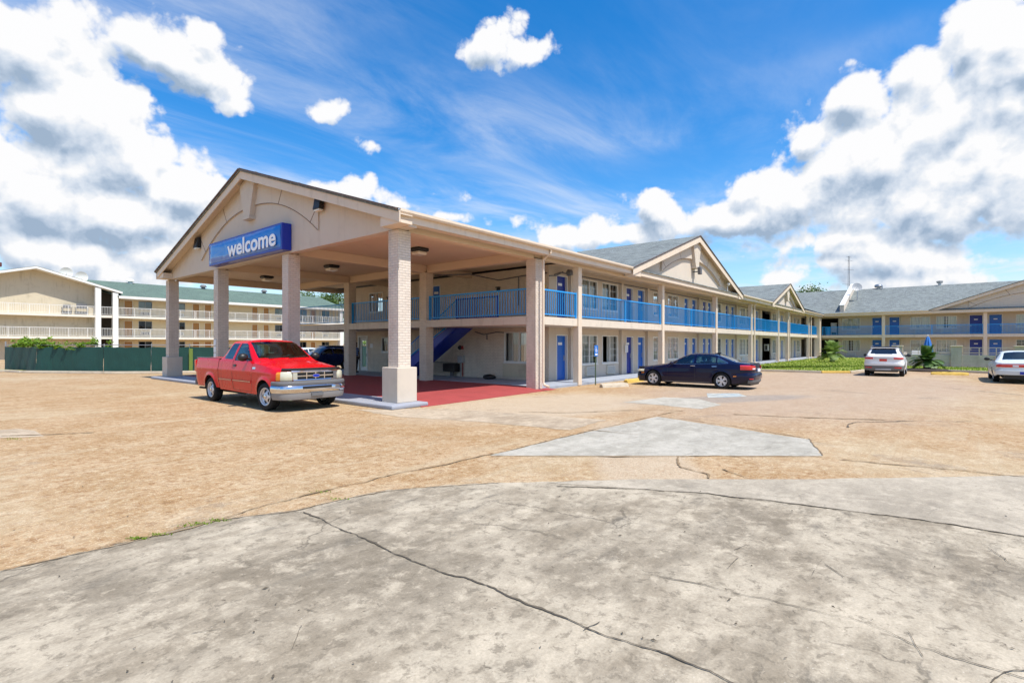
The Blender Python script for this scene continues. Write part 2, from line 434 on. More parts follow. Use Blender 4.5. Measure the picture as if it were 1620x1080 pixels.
M['oldpatch'] = apron_mat('old_concrete_patch', (.335, .26, .18), (.44, .355, .255), .5)
M['faded_blue'] = apron_mat('faded_blue_marking', (.30, .37, .40), (.44, .43, .38), .6)
M['crack'] = simple('dirt_filled_crack', (.10, .08, .055), .95, var=.4, scale=14)
M['crack_tan'] = simple('tan_crack', (.22, .15, .08), .95, var=.4, scale=14)
M['carpet'] = simple('red_painted_floor', (.31, .045, .042), .8, var=.16, scale=1.3, bump=.35, bscale=45, dirt=.25)
def lawn_mat():
    m, t, b, pos = new_mat('lawn_grass')
    c = t.mix(t.noise(pos, 2.2, 6, .65), (.17, .21, .018), (.29, .33, .045))
    k = t.math('MULTIPLY_ADD', t.noise(pos, 40, 3, .7), .9, .55)
    t.put(b.inputs['Base Color'], t.mix(1.0, c, t.comb(k, k, k), 'MULTIPLY')); b.inputs['Roughness'].default_value = .9
    t.put(b.inputs['Normal'], t.bump(t.noise(pos, 35, 4, .7), .8, .04))
    return m
M['lawn'] = lawn_mat()
def screen_mat():
    m, t, b, pos = new_mat('green_privacy_mesh')
    n = t.noise(pos, .7, 6, .65, .5)
    c = t.mix(n, (.002, .035, .03), (.007, .065, .052))
    t.put(b.inputs['Base Color'], c); b.inputs['Roughness'].default_value = .7
    t.put(b.inputs['Normal'], t.bump(t.noise(t.mapping(pos, (1.5, 1.5, .35)), 2.0, 4, .6), .5, .06))
    return m
M['screen'] = screen_mat()
def sign_mat():
    m, t, b, pos = new_mat('blue_sign_face')
    oc = t.node('ShaderNodeTexCoord').outputs['Object']
    b.inputs['Base Color'].default_value = (.006, .16, .58, 1); b.inputs['Roughness'].default_value = .16; b.inputs['Specular IOR Level'].default_value = .35
    b.inputs['Coat Weight'].default_value = .35; b.inputs['Coat Roughness'].default_value = .02
    nb = t.bump(t.noise(t.mapping(oc, (1, .55, 1.2)), 1.1, 2, .45, .8), .55, .12)
    t.put(b.inputs['Normal'], nb); t.put(b.inputs['Coat Normal'], nb)
    return m
M['signface'] = sign_mat()
# ------------------------------------------------------------------ camera, sun, sky
cam = bpy.data.cameras.new('camera'); camo = bpy.data.objects.new('camera', cam); col.objects.link(camo)
cam.sensor_width = 36; cam.lens = 36*F_PX/1620; cam.shift_y = (HY-540)/1620
cam.clip_start = .1; cam.clip_end = 6000
HEAD = math.atan2(SN, CS)
camo.location = (0, 0, H); camo.rotation_euler = (R(90), 0, HEAD - R(90))
scene.camera = camo
SUN = Vector((-.025, -.52, 1.0)).normalized()
sl = bpy.data.lights.new('sun', 'SUN'); sl.energy = 4.8; sl.angle = R(.5); sl.color = (1, .955, .88)
so = bpy.data.objects.new('sun', sl); col.objects.link(so); so.rotation_euler = SUN.to_track_quat('Z', 'Y').to_euler(); so.location = (0, 0, 60)
scene.view_settings.view_transform = 'Standard'; scene.view_settings.look = 'None'
scene.view_settings.gamma = 1; scene.view_settings.exposure = .34
w = bpy.data.worlds.new('World'); scene.world = w; w.use_nodes = True
t = NT(w.node_tree); bg = w.node_tree.nodes['Background']; bg.inputs['Strength'].default_value = SKY_STRENGTH = .15
sky = t.node('ShaderNodeTexSky', sky_type='NISHITA'); sky.sun_disc = False
sky.sun_elevation = math.asin(SUN.z); sky.sun_rotation = math.atan2(SUN.x, SUN.y)
sky.air_density = 1.0; sky.dust_density = .6; sky.ozone_density = 2.0
hs = t.node('ShaderNodeHueSaturation'); t.l.new(sky.outputs[0], hs.inputs['Color'])
hs.inputs['Saturation'].default_value = 1.46; hs.inputs['Value'].default_value = 1.12; hs.inputs['Hue'].default_value = .502

def px_az_el(x, y):
    a = math.atan2(x - CX, F_PX); return HEAD - a, math.atan2((HY - y)*math.cos(a), F_PX)
# clouds: centre x, y and half-sizes surveyed from the picture, turned into azimuth and elevation
CL = [(60,290,270,95),(140,180,150,85),(255,80,118,62),(20,70,150,90),(285,295,100,58),(70,395,250,60),(200,245,120,60),(330,55,40,26),(-160,200,220,220),(400,330,80,40),
      (768,62,52,48),(815,80,42,22),(385,158,56,22),(545,182,34,18),(590,236,20,14),(575,306,60,17),(450,415,120,32),
      (1600,110,120,130),(1470,180,130,95),(1350,150,70,50),(1390,255,180,100),(1270,225,60,50),(1255,310,140,62),(1170,305,60,35),(1120,348,110,42),(1040,330,56,34),(895,365,85,28),(1500,320,220,85),(1600,405,110,26),(1245,446,52,18),(1480,440,190,26),(1760,200,220,200),(1350,380,260,22),(700,345,70,12),(120,430,330,34),(250,395,120,40),(1560,250,140,120),(1180,345,120,40),(1300,420,90,20),(960,372,110,22),(1420,120,60,40),(1540,60,60,60),(1450,400,220,40),(180,330,230,60),(690,310,50,14),(640,325,60,12)]
def cloud_group():
    g = bpy.data.node_groups.new('cloud_field', 'ShaderNodeTree')
    g.interface.new_socket('Dir', in_out='INPUT', socket_type='NodeSocketVector')
    g.interface.new_socket('Density', in_out='OUTPUT', socket_type='NodeSocketFloat'); g.interface.new_socket('Mass', in_out='OUTPUT', socket_type='NodeSocketFloat')
    q = NT(g); gi = q.node('NodeGroupInput'); go = q.node('NodeGroupOutput')
    D = gi.outputs[0]
    big = q.noise(D, 4.0, 3, .5, .0, 'Color')
    Dw = q.vmath('ADD', D, q.vmath('MULTIPLY', q.vmath('SUBTRACT', big, (.5, .5, .5)), (.07, .07, .07)))
    x, y, z = q.sep(Dw)
    az = q.math('ARCTAN2', y, x); el = q.math('ARCSINE', z)
    P = q.comb(az, el, 0.0)
    acc = None
    for (cx, cy, rx, ry) in CL:
        a0, e0 = px_az_el(cx, cy); a1, _ = px_az_el(cx-rx, cy); a2, _ = px_az_el(cx+rx, cy)
        _, e1 = px_az_el(cx, cy-ry); _, e2 = px_az_el(cx, cy+ry)
        ra, re = abs(a1-a2)/2, abs(e1-e2)/2
        l = q.vmath('LENGTH', q.vmath('MULTIPLY', q.vmath('SUBTRACT', P, (a0, e0, 0)), (1/ra, 1/re, 0)))
        l = q.math('MULTIPLY', q.math('SUBTRACT', l, 1.0), min(1.0, .25 + .75*min(ra, re)/.07))
        if acc is None: acc = l
        else: acc = q.math('SMOOTH_MIN', acc, l, .40)
    # the half of the sky behind the camera: scattered fair-weather cumulus
    F = (CS, SN, 0)
    back = q.smooth(q.vmath('DOT_PRODUCT', D, F), .30, .0)
    bn = q.math('MULTIPLY_ADD', q.noise(D, 2.6, 3, .5), -4.0, 2.6)
    acc = q.math('MINIMUM', acc, q.math('ADD', bn, q.math('MULTIPLY_ADD', back, -3.0, 3.0)))
    M_ = q.math('MULTIPLY', acc, -1.0)
    q.put(go.inputs[1], q.math('MINIMUM', M_, 1.1))
    M_ = q.math('MINIMUM', M_, .62)
    n1 = q.noise(D, 9.0, 9, .56, .15)
    v1 = q.voro(q.vmath('ADD', D, q.vmath('MULTIPLY', q.noise(D, 14, 3, .5, out='Color'), (.03, .03, .03))), 17.0, 'F1', 4.0)
    dn = q.math('ADD', M_, q.math('MULTIPLY_ADD', n1, 1.55, -.80))
    dn = q.math('ADD', dn, q.math('MULTIPLY_ADD', v1, -.62, .62))
    q.put(go.inputs[0], dn)
    return g
CG = cloud_group()
D = t.vmath('NORMALIZE', t.node('ShaderNodeTexCoord').outputs['Generated'])
def dens(v):
    n = t.node('ShaderNodeGroup'); n.node_tree = CG; t.put(n.inputs[0], v); return n.outputs
d0, m0 = dens(D)
rightv = Vector((SN, -CS, 0))
off = (rightv*.30 + Vector((0, 0, 1)))*.030
d1, m1 = dens(t.vmath('NORMALIZE', t.vmath('ADD', D, tuple(off))))
alpha = t.smooth(d0, -.04, .24)
lit = t.math('ADD', t.math('MULTIPLY', t.math('SUBTRACT', d0, d1), 1.2), .60)
lit = t.math('SUBTRACT', lit, t.math('MULTIPLY', t.smooth(d0, .5, 1.4), .26))
lown = t.noise(D, 4.5, 4, .5, .2)
lit = t.math('ADD', lit, t.math('MULTIPLY_ADD', lown, .5, -.22))
lit = t.math('ADD', lit, t.math('MULTIPLY', t.math('SUBTRACT', m0, m1), .65))
lit = t.math('ADD', lit, t.math('MULTIPLY', t.smooth(d0, .34, .0), .30), clamp=True)
k = .78/SKY_STRENGTH
ccol = t.ramp(lit, [(0.0, (.36*k, .47*k, .62*k)), (.22, (.50*k, .60*k, .74*k)), (.50, (.72*k, .79*k, .89*k)), (.85, (1.0*k, 1.0*k, 1.01*k))])
# high thin cirrus, drawn out along one wind direction
x, y, z = t.sep(D)
zz = t.math('MAXIMUM', z, .05)
pl = t.comb(t.math('DIVIDE', x, zz), t.math('DIVIDE', y, zz), 0.0)
ci = t.noise(t.mapping(pl, (.8, 1.9, 1), (0, 0, HEAD - R(62))), .9, 9, .64, .5)
ci2 = t.noise(pl, .30, 4, .6, .4)
cir = t.math('MULTIPLY', t.smooth(ci, .33, .80), t.smooth(ci2, .33, .60))
cir = t.math('MULTIPLY', cir, .80)
haze = t.smooth(z, .30, .0)
base = t.mix(t.math('MULTIPLY', haze, .36), hs.outputs[0], (.50*k, .72*k, .95*k))
base = t.mix(cir, base, (.90*k, .94*k, 1.0*k))
t.l.new(t.mix(alpha, base, ccol), bg.inputs['Color'])
w.cycles.sampling_method = 'MANUAL'; w.cycles.sample_map_resolution = 256
scene.cycles.max_bounces = 5; scene.cycles.diffuse_bounces = 3; scene.cycles.glossy_bounces = 3; scene.cycles.transparent_max_bounces = 10
scene.cycles.caustics_reflective = False; scene.cycles.caustics_refractive = False
scene.cycles.use_adaptive_sampling = True; scene.cycles.adaptive_threshold = .02
# ------------------------------------------------------------------ ground, apron, patches, cracks
def sheet(name, pts, z, mat, kind='structure'):
    m = MB(); m.poly([(p[0], p[1], z) for p in pts]); o = m.build(name, mat, fixn=False)
    if o.data.polygons[0].normal.z < 0: o.data.flip_normals()
    return tag(o, kind=kind)
def GP(pts, jit=0.0, n=1):
    P = [G(*p) for p in pts]
    if n > 1:
        out = []
        for i in range(len(P)-1):
            for k in range(n):
                f = k/n; out.append((P[i][0]+(P[i+1][0]-P[i][0])*f + random.uniform(-jit, jit)*(k > 0), P[i][1]+(P[i+1][1]-P[i][1])*f + random.uniform(-jit, jit)*(k > 0)))
        out.append(P[-1]); P = out
    return P
m = MB(); m.quad((-2500,-2500,0),(2500,-2500,0),(2500,2500,0),(-2500,2500,0)); tag(m.build('parking_lot', M['asphalt']), kind='structure')
edge = [(0,903),(110,878),(200,858),(330,825),(470,806),(600,777),(700,768),(790,763),(870,762),(1000,758),(1300,758),(1620,752)]
ep = GP(edge, .025, 7)
e0, e1 = ep[0], ep[-1]
far = [(e1[0]+6, e1[1]-2.6), (14, -9), (-9, -9), (-9, 6.9), (e0[0]-2, e0[1]+.15)]
sheet('concrete_apron', ep + far, .004, M['apron'])
band = [(866,764),(1000,758.5),(1300,758.5),(1620,752.5)]
inner = [(1620,850),(1500,829),(1400,815),(1250,796),(1120,781),(1000,773)]
bp = GP(band, .0, 1); ip = GP(inner, .02, 5)
sheet('concrete_strip', bp + [(bp[-1][0]+5.0, bp[-1][1]-2.2), (bp[-1][0]+4.2, bp[-1][1]-3.3)] + ip, .008, M['apron_clean'])
sheet('concrete_patch', GP([(775,720.5),(900,690),(1040,659),(1280,695),(1302,721),(775,720.5)], .022, 16)[:-1], .004, M['patch'])
sheet('concrete_patch', GP([(985,636),(1050,628),(1105,631),(1142,640),(1110,647),(1050,641),(985,636)], .04, 7)[:-1], .004, M['patch'])
sheet('painted_marking', GP([(1118,622),(1168,622),(1182,627),(1120,629)]), .004, M['faded_blue'])
sheet('old_concrete_patch', GP([(-60,684),(30,678),(55,681),(70,690),(30,692),(-60,694)]), .004, M['oldpatch'])
sheet('old_concrete_patch', GP([(560,648),(700,646),(960,664),(900,680),(720,664),(640,660),(560,648)], .05, 9)[:-1], .004, M['oldpatch'])

def crack(pts, w, z=.012, mat='crack', jit=.03, n=12, rough=.6):
    P = GP(pts, 0, 1); L = []
    for i in range(len(P)-1):
        d = math.dist(P[i], P[i+1]); k = max(3, int(d/ (.022 if w < .03 else .035)))
        for j in range(k): L.append((P[i][0]+(P[i+1][0]-P[i][0])*j/k, P[i][1]+(P[i+1][1]-P[i][1])*j/k))
    L.append(P[-1]); m = MB(); vs = []; dr = 0; sd = random.uniform(0, 99)
    for i, p in enumerate(L):
        a = L[max(0, i-1)]; b = L[min(len(L)-1, i+1)]
        tx, ty = b[0]-a[0], b[1]-a[1]; l = math.hypot(tx, ty) or 1; nx, ny = -ty/l, tx/l
        o = (mnoise.noise(Vector((i*.045, sd, 0)))*1.7 + mnoise.noise(Vector((i*.17, sd, 3)))*.7 + mnoise.noise(Vector((i*.6, sd, 5)))*.3)*jit
        ww = w*(.40 + 1.2*max(0, .25+.9*mnoise.noise(Vector((i*.06, sd, 7))) + .6*mnoise.noise(Vector((i*.35, sd, 9)))))
        if i in (0, len(L)-1): ww = w*.1
        vs += [(p[0]+nx*(o+ww/2), p[1]+ny*(o+ww/2), z), (p[0]+nx*(o-ww/2), p[1]+ny*(o-ww/2), z)]
    m.add(vs, [(2*i, 2*i+1, 2*i+3, 2*i+2) for i in range(len(L)-1)])
    return tag(m.build('pavement_crack', M[mat]), kind='structure')
crack([(478,811),(560,846),(650,888),(740,918),(850,963),(960,1005),(1060,1040),(1170,1085)], .017)
crack([(0,905),(110,879.5),(200,859.5),(330,826.5),(470,807.5),(600,778.5),(700,769.5),(790,764)], .022, mat='crack_tan')
crack([(880,770),(1000,774),(1120,782),(1250,797),(1400,816),(1500,830),(1640,853)], .026)
crack([(1010,905),(1120,925),(1210,950),(1300,975),(1370,990),(1440,1018),(1560,1058),(1640,1080)], .007, jit=.04)
crack([(1555,860),(1600,890),(1650,915)], .006, jit=.03)
crack([(1560,1085),(1590,1062),(1660,1055)], .008)
crack([(150,868),(300,836),(420,800),(520,776),(650,746),(790,716),(920,684),(1040,657),(1080,650)], .03, mat='crack_tan', jit=.05)
crack([(775,722),(1000,722),(1302,722.5)], .03, mat='crack_tan')
crack([(1040,658),(1160,674),(1280,694),(1302,721)], .03, mat='crack_tan')
crack([(1072,722),(1078,740),(1115,750),(1120,757)], .04, mat='crack_tan', jit=.05)
crack([(1142,742),(1180,756)], .03, mat='crack_tan')
crack([(1330,727),(1450,738),(1560,748),(1660,758)], .035, mat='crack_tan', jit=.05)
crack([(820,652),(900,653),(1000,649),(1082,650)], .05, mat='crack_tan')
crack([(1340,676),(1350,668),(1450,666),(1540,667)], .04, mat='crack', jit=.06)
crack([(1160,655),(1250,660),(1400,664)], .06, mat='crack_tan', jit=.06)
crack([(1500,614),(1620,625)], .06, mat='crack', jit=.08)
crack([(930,680),(1010,688)], .03, mat='crack_tan')
crack([(0,690),(60,688),(150,684)], .05, mat='crack_tan')
for a in ([(1160,872),(1182,862)], [(1150,902),(1170,884)], [(1306,893),(1336,915)], [(925,1001),(950,985)], [(300,1004),(370,992)], [(460,1030),(480,990)], [(480,965),(505,972)], [(215,930),(262,917)], [(1438,1000),(1465,1042)]):
    crack(a, .007, jit=.015)
# dead leaves, twigs and grit lying on the concrete (nobody could count them)
m = MB(); rr = random.Random(5)
for i in range(70):
    x = rr.uniform(-100, 1720); y = rr.uniform(770, 1100)
    p = G(x, y); a = rr.uniform(0, 6.28); l = rr.choice([.008, .010, .012, .016, .03])*rr.uniform(.6, 1.2); wd = rr.uniform(.003, .008)
    c_, s_ = math.cos(a)*l, math.sin(a)*l; n_ = (-math.sin(a)*wd, math.cos(a)*wd)
    m.add([(p[0]-c_, p[1]-s_, .012), (p[0]+n_[0], p[1]+n_[1], .02), (p[0]+c_, p[1]+s_, .013), (p[0]-n_[0], p[1]-n_[1], .012)], [(0, 1, 2, 3)])
tag(m.build('litter', M['crack'], fixn=False), 'scattered dead leaves and grit on the stained concrete apron', 'litter', kind='stuff')

# lawn by the far corner, strip along the pool wall, kerbs
KP = [(1170,581),(1200,587),(1300,590),(1345,590),(1372,587)]
kp = GP(KP) + [(43.0, 2.9)]
lawn = [(35.0, 11.3)] + kp + [(43.9, 1.2), (41.6, -4.5), (43.5, -14), (49.7, -14), (49.7, 2.9), (75.6, 2.9), (75.6, 11.3)]
def lawn_sheet(name, pts, z=.10):
    m = MB(); m.prism([(p[0], p[1], z) for p in pts], (0, 0, -z-.05)); return tag(m.build(name, M['lawn']), kind='structure')
lawn_sheet('lawn', lawn)
def kerb_run(pts, w=.16, h=.14, mat='concrete'):
    m = MB()
    for i in range(len(pts)-1):
        a, b = Vector((*pts[i], 0)), Vector((*pts[i+1], 0)); d = (b-a).normalized(); n = Vector((-d.y, d.x, 0))*w/2
        a2 = a - d*.02; b2 = b - d*.025
        m.hexa([a2-n, b2-n, b2+n, a2+n] + [q+Vector((0,0,h)) for q in (a2-n*.85, b2-n*.85, b2+n*.85, a2+n*.85)])
    return tag(m.build('kerb', M[mat], bevel=.02), kind='structure')
kerb_run([(34.9, 11.2)] + kp[:3]); kerb_run(kp[2:4], mat='yellow'); kerb_run(kp[3:])
kerb_run([(43.9, 1.2), (41.6, -4.5), (43.5, -14)])
m = MB(); rr = random.Random(11)
def inside(p, poly):
    r = False
    for i in range(len(poly)):
        a, b = poly[i], poly[i-1]
        if (a[1] > p[1]) != (b[1] > p[1]) and p[0] < (b[0]-a[0])*(p[1]-a[1])/(b[1]-a[1])+a[0]: r = not r
    return r
cnt = 0
while cnt < 9000:
    p = (rr.uniform(35, 76), rr.uniform(-8, 11.3))
    if not inside(p, lawn) or rr.random() > 1.4 - (p[0]-34)/34: continue
    cnt += 1; a = rr.uniform(0, 6.28); h = rr.uniform(.04, .11); b_ = rr.uniform(.02, .05)
    m.add([(p[0]-b_*math.cos(a), p[1]-b_*math.sin(a), .09), (p[0]+b_*math.cos(a), p[1]+b_*math.sin(a), .09), (p[0]+rr.uniform(-.04, .04), p[1]+rr.uniform(-.04, .04), .1+h)], [(0, 1, 2)])
for (x, y, n_) in [(215,853,26),(250,847,16),(320,829,16),(345,824,18),(510,779,10),(535,790,8),(22,695,16),(300,833,8)]:
    for k_ in range(n_*3):
        p = G(x + rr.gauss(0, 9), y + rr.gauss(0, 1.0)); a = rr.uniform(0, 6.28); h = rr.uniform(.006, .022)
        m.add([(p[0]-.008*math.cos(a), p[1]-.008*math.sin(a), .008), (p[0]+.008*math.cos(a), p[1]+.008*math.sin(a), .008), (p[0]+rr.uniform(-.02, .02), p[1]+rr.uniform(-.02, .02), .01+h)], [(0, 1, 2)])
tag(m.build('grass', M['grassblade'], fixn=False), 'bright green grass blades on the lawn and in the joints of the paving', 'grass', kind='stuff')
# verge at far left, behind its kerb
vg = [G(-60,586), G(8,586.5), G(30,587.5), (6.4, 44.5), (3.0, 52), (-4, 60)]
lawn_sheet('verge', vg)
kerb_run([G(-60,587.5), G(10,588.2), G(34,589.6), G(180,591.0), G(260,590.6), G(340,589.2), G(440,588.8)], w=.2)
# ------------------------------------------------------------------ the motel
V0, VW, UE, UW = 11.9, 13.5, 9.35, 19.0       # post line, long wall, gable front, end wall
RV, RZ, EV, EZ = 21.1, 8.55, 11.4, 5.42       # ridge and eave
SLOPE = (RZ - EZ)/(RV - EV)
ZS0, ZS1, ZF = 2.55, 2.87, .12                # upper slab, floor level
motel = thing('motel_building', 'long two storey cream motel with blue doors and an open gabled drive-through at its end', 'motel', (UW, VW, 0))

def window(parent, T, a0, a1, z0, z1, style='curtain', cols=2, rows=3, label=None, depth=.10, open_half=None, seed=0):
    rn = random.Random(seed*13 + int(a0*10))
    m = MB(); f = .055
    m.boxT(T, a0, a0+f, -depth, .02, z0, z1); m.boxT(T, a1-f, a1, -depth, .02, z0, z1)
    m.boxT(T, a0+f, a1-f, -depth, .02, z0, z0+f); m.boxT(T, a0+f, a1-f, -depth, .02, z1-f, z1)
    mid = (a0+a1)/2
    if cols > 1: m.boxT(T, mid-.03, mid+.03, -depth+.01, .005, z0+f, z1-f)
    m.boxT(T, a0-.03, a1+.03, .001, .05, z0-.05, z0-.001)
    W = m.build('window', M['white'], parent)
    if label: W['label'] = label
    g = MB(); halves = [(a0+f, mid-.03), (mid+.03, a1-f)] if cols > 1 else [(a0+f, a1-f)]
    mu = MB()
    for hi, (h0, h1) in enumerate(halves):
        if open_half == hi: continue
        g.quad(T(h0,-.06,z0+f), T(h1,-.06,z0+f), T(h1,-.06,z1-f), T(h0,-.06,z1-f))
        nc = 2
        for k in range(1, nc):
            a = h0+(h1-h0)*k/nc; mu.boxT(T, a-.009, a+.009, -.058, -.045, z0+f, z1-f)
        for k in range(1, rows+1):
            z = z0+f+(z1-z0-2*f)*k/(rows+1); mu.boxT(T, h0, h1, -.057, -.046, z-.009, z+.009)
    if mu.v: mu.build('muntin', M['white'], W)
    g.build('pane', M['glass'], W)
    c = MB(); d = -.22
    spans = {'curtain': [(0, 1)], 'gap': [(0, .42), (.62, 1)], 'left': [(0, .55)], 'right': [(.5, 1)], 'dark': []}[style]
    for (s0, s1) in spans:
        n = max(6, int((s1-s0)*(a1-a0)/.05)); pts = []
        for k in range(n+1):
            a = a0 + (a1-a0)*(s0+(s1-s0)*k/n); dd = d + .035*math.sin(k*1.35 + rn.random()*.9)
            pts.append((a, dd))
        for k in range(n):
            c.quad(T(*pts[k], z0+.03), T(*pts[k+1], z0+.03), T(*pts[k+1], z1-.03), T(*pts[k], z1-.03))
    if c.v: c.build('curtain', M['curtain'], W)
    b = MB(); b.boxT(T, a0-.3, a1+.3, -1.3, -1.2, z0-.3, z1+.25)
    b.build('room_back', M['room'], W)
    return W
def door(parent, T, a0, a1, z0, z1, mat='door', depth=.10, handle_right=True, label=None, plate=True):
    m = MB(); m.boxT(T, a0+.05, a1-.05, -depth-.04, -depth+.01, z0+.01, z1-.05)
    w_ = a1-a0-.1
    for (f0, f1) in ((.16, .84),):
        for (q0, q1) in ((.08, .44), (.52, .93)):
            x0, x1 = a0+.05+w_*f0, a0+.05+w_*f1; y0, y1 = z0+(z1-z0)*q0, z0+(z1-z0)*q1
            for (r0, r1, s0, s1) in ((x0, x1, y0, y0+.025), (x0, x1, y1-.025, y1), (x0, x0+.025, y0+.026, y1-.026), (x1-.025, x1, y0+.026, y1-.026)):
                m.boxT(T, r0, r1, -depth+.008, -depth+.018, s0, s1)
    D_ = m.build('door', M[mat], parent)
    if label: D_['label'] = label
    f = MB(); f.boxT(T, a0, a0+.05, -depth-.03, .015, z0, z1); f.boxT(T, a1-.05, a1, -depth-.03, .015, z0, z1); f.boxT(T, a0+.05, a1-.05, -depth-.03, .015, z1-.05, z1)
    f.build('door_frame', M['white'], D_)
    h = MB(); a = a1-.14 if handle_right else a0+.14; zc = z0+1.0
    h.boxT(T, a-.03, a+.03, -depth+.01, -depth+.025, zc-.12, zc+.14); h.boxT(T, a-.10 if handle_right else a-.02, a+.02 if handle_right else a+.10, -depth+.05, -depth+.068, zc-.012, zc+.012)
    h.boxT(T, a-.012, a+.012, -depth+.02, -depth+.055, zc-.012, zc+.012)
    h.build('handle', M['steel'], D_)
    if plate:
        p = MB(); mid = (a0+a1)/2; p.boxT(T, mid-.16, mid+.16, -depth+.011, -depth+.016, z0+1.62, z0+1.74); p.build('number_plate', M['plate'], D_)
    return D_
def ac_unit(parent, T, a0, a1, z0, z1):
    m = MB(); m.boxT(T, a0, a1, -.05, .10, z0, z1); U = m.build('air_conditioner', M['offwhite'], parent, bevel=.008)
    g = MB(); n = 9
    for k in range(n):
        z = z0+.05+(z1-z0-.1)*k/(n-1); g.boxT(T, a0+.04, a1-.04, .101, .115, z-.006, z+.012)
    g.build('grille', M['lightgrey'], U)
def railing(parent, T, a0, a1, z0, z1, mid_post=True, rot=None, step=.14, mat='blue'):
    m = MB(); 
    m.boxT(T, a0, a1, -.035, .035, z1-.055, z1); m.boxT(T, a0, a1, -.02, .02, z0+.08, z0+.12)
    n = max(2, int((a1-a0)/step))
    for k in range(1, n):
        a = a0+(a1-a0)*k/n; m.boxT(T, a-.0115, a+.0115, -.0115, .0115, z0+.12, z1-.055)
    posts = [a0+.03, a1-.03]
    if mid_post: 
        k = max(1, round((a1-a0)/4.4)); posts += [a0+(a1-a0)*j/k for j in range(1, k)]
    for a in posts: m.boxT(T, a-.03, a+.03, -.032, .032, z0, z1+.012)
    return m.build('railing', M[mat], parent)
def wall_lamp(label, T, a, z, group, s=1.0):
    t_ = thing('wall_lamp', label, 'wall lamp', T(a, 0, z), 0, group)
    m = MB(); m.boxT(T, a-.06*s, a+.06*s, .002, .10*s, z, z+.16*s); m.boxT(T, a-.09*s, a+.09*s, .002, .14*s, z+.16*s, z+.2*s); m.build('housing', M['black'], t_, bevel=.01)
    g = MB(); g.boxT(T, a-.045*s, a+.045*s, .012, .085*s, z-.07*s, z-.001); g.build('lens', M['lamp_glass'], t_, bevel=.01)
    return t_

# walls ------------------------------------------------------------
TV, TU = Tv(VW), Tu(UW)
LOW, TOPW = (ZF, ZS0), (ZS1, 5.12)
# openings of the long wall: (kind, from, to, extra)
OPEN = [('door', 19.58, 20.50, {'handle_right': True}),
        ('win', 21.75, 23.28, {'style': 'curtain'}), ('win', 23.75, 25.45, {'style': 'right', 'open': 0}),
        ('door', 26.42, 27.28, {'mat': 'door_dark'}), ('door', 27.86, 28.80, {}),
        ('win', 29.98, 30.88, {'cols': 1}), ('win', 32.2, 33.95, {'style': 'curtain'}),
        ('door', 35.0, 35.85, {}), ('door', 36.45, 37.36, {}), ('door', 38.62, 39.42, {}), ('door', 39.72, 40.6, {}),
        ('win', 41.85, 42.85, {'cols': 1, 'style': 'gap'}), ('door', 43.95, 44.8, {}), ('door', 45.45, 46.35, {}),
        ('win', 47.8, 49.55, {'style': 'gap'}), ('win', 49.95, 50.9, {'cols': 1}),
        ('door', 53.1, 54.0, {}), ('gap', 55.4, 58.95, {}), ('win', 59.5, 61.2, {}), ('door', 63.4, 64.3, {}),
        ('win', 66.0, 67.8, {'style': 'gap'}), ('door', 70.0, 70.9, {}), ('win', 71.6, 73.3, {}), ('gap', 74.3, 77.2, {})]
holes = []
for kind, a, b, k in OPEN:
    for lv, base in ((0, ZF), (1, ZS1)):
        if kind == 'door': holes.append((a, b, base, base+2.10))
        elif kind == 'win': holes.append((a, b, base+.66, base+2.12))
        else: holes.append((a, b, base, base+2.25))
m = MB()
wall_holes(m, TV, UW, 78.6, ZF-.1, 5.3, holes, .13)
# piers that stand forward between the rooms
for a in (20.58, 25.62, 28.92, 37.48, 40.72, 46.5, 54.1, 61.5, 68.2):
    m.boxT(TV, a, a+.22, .003, .16, ZF, ZS0-.004); m.boxT(TV, a, a+.22, .003, .16, ZS1, 5.11)
m.build('wall', M['stucco'], motel)
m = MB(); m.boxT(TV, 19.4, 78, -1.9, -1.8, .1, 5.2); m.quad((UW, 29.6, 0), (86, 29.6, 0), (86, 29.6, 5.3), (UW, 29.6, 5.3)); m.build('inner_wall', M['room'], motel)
for i, (kind, a, b, k) in enumerate(OPEN):
    for lv, base in ((0, ZF), (1, ZS1)):
        if kind == 'door': door(motel, TV, a, b, base, base+2.10, mat=(k.get('mat', 'door') if lv == 0 else ('door_dark' if i % 3 == 0 else 'door')), depth=.115, label='darker blue room door' if (lv == 0 and k.get('mat')) else None)
        elif kind == 'win':
            st = k.get('style', 'curtain')
            if lv == 1: st = ['gap', 'curtain', 'left', 'curtain', 'gap'][i % 5]
            window(motel, TV, a, b, base+.66, base+2.12, st, k.get('cols', 2), 3, open_half=k.get('open') if lv == 0 else None, seed=i*2+lv, label='half open window showing a dark room' if (lv == 0 and k.get('open') == 0) else None)
            if b-a > 1.2: ac_unit(motel, TV, (a+b)/2-.42, (a+b)/2+.42, base+.10, base+.52)
# end wall facing the drive-through, painted brick
hb = [(14.30, 16.12, .92, 2.36), (27.2, 28.08, ZF, 2.22), (25.1, 25.75, 1.3, 2.2), (20.6, 21.5, ZS1, 4.95), (25.6, 27.0, 3.7, 4.9)]
m = MB(); wall_holes(m, TU, VW, 29.6, ZF-.1, 5.3, hb, .14); m.build('brick_wall', M['brick'], motel)
window(motel, TU, 14.30, 16.12, .92, 2.36, 'gap', 2, 0, seed=70)
m = MB(); m.boxT(TU, 14.2, 16.2, .003, .03, .22, .80); m.boxT(TU, 14.25, 16.15, .031, .045, .27, .75); m.build('window_panel', M['wallgrey'], motel)
window(motel, TU, 25.1, 25.75, 1.3, 2.2, 'dark', 1, 0, seed=71)
window(motel, TU, 25.6, 27.0, 3.7, 4.9, 'left', 2, 1, seed=72)
door(motel, TU, 20.6, 21.5, ZS1, 4.95, 'door', depth=.12)
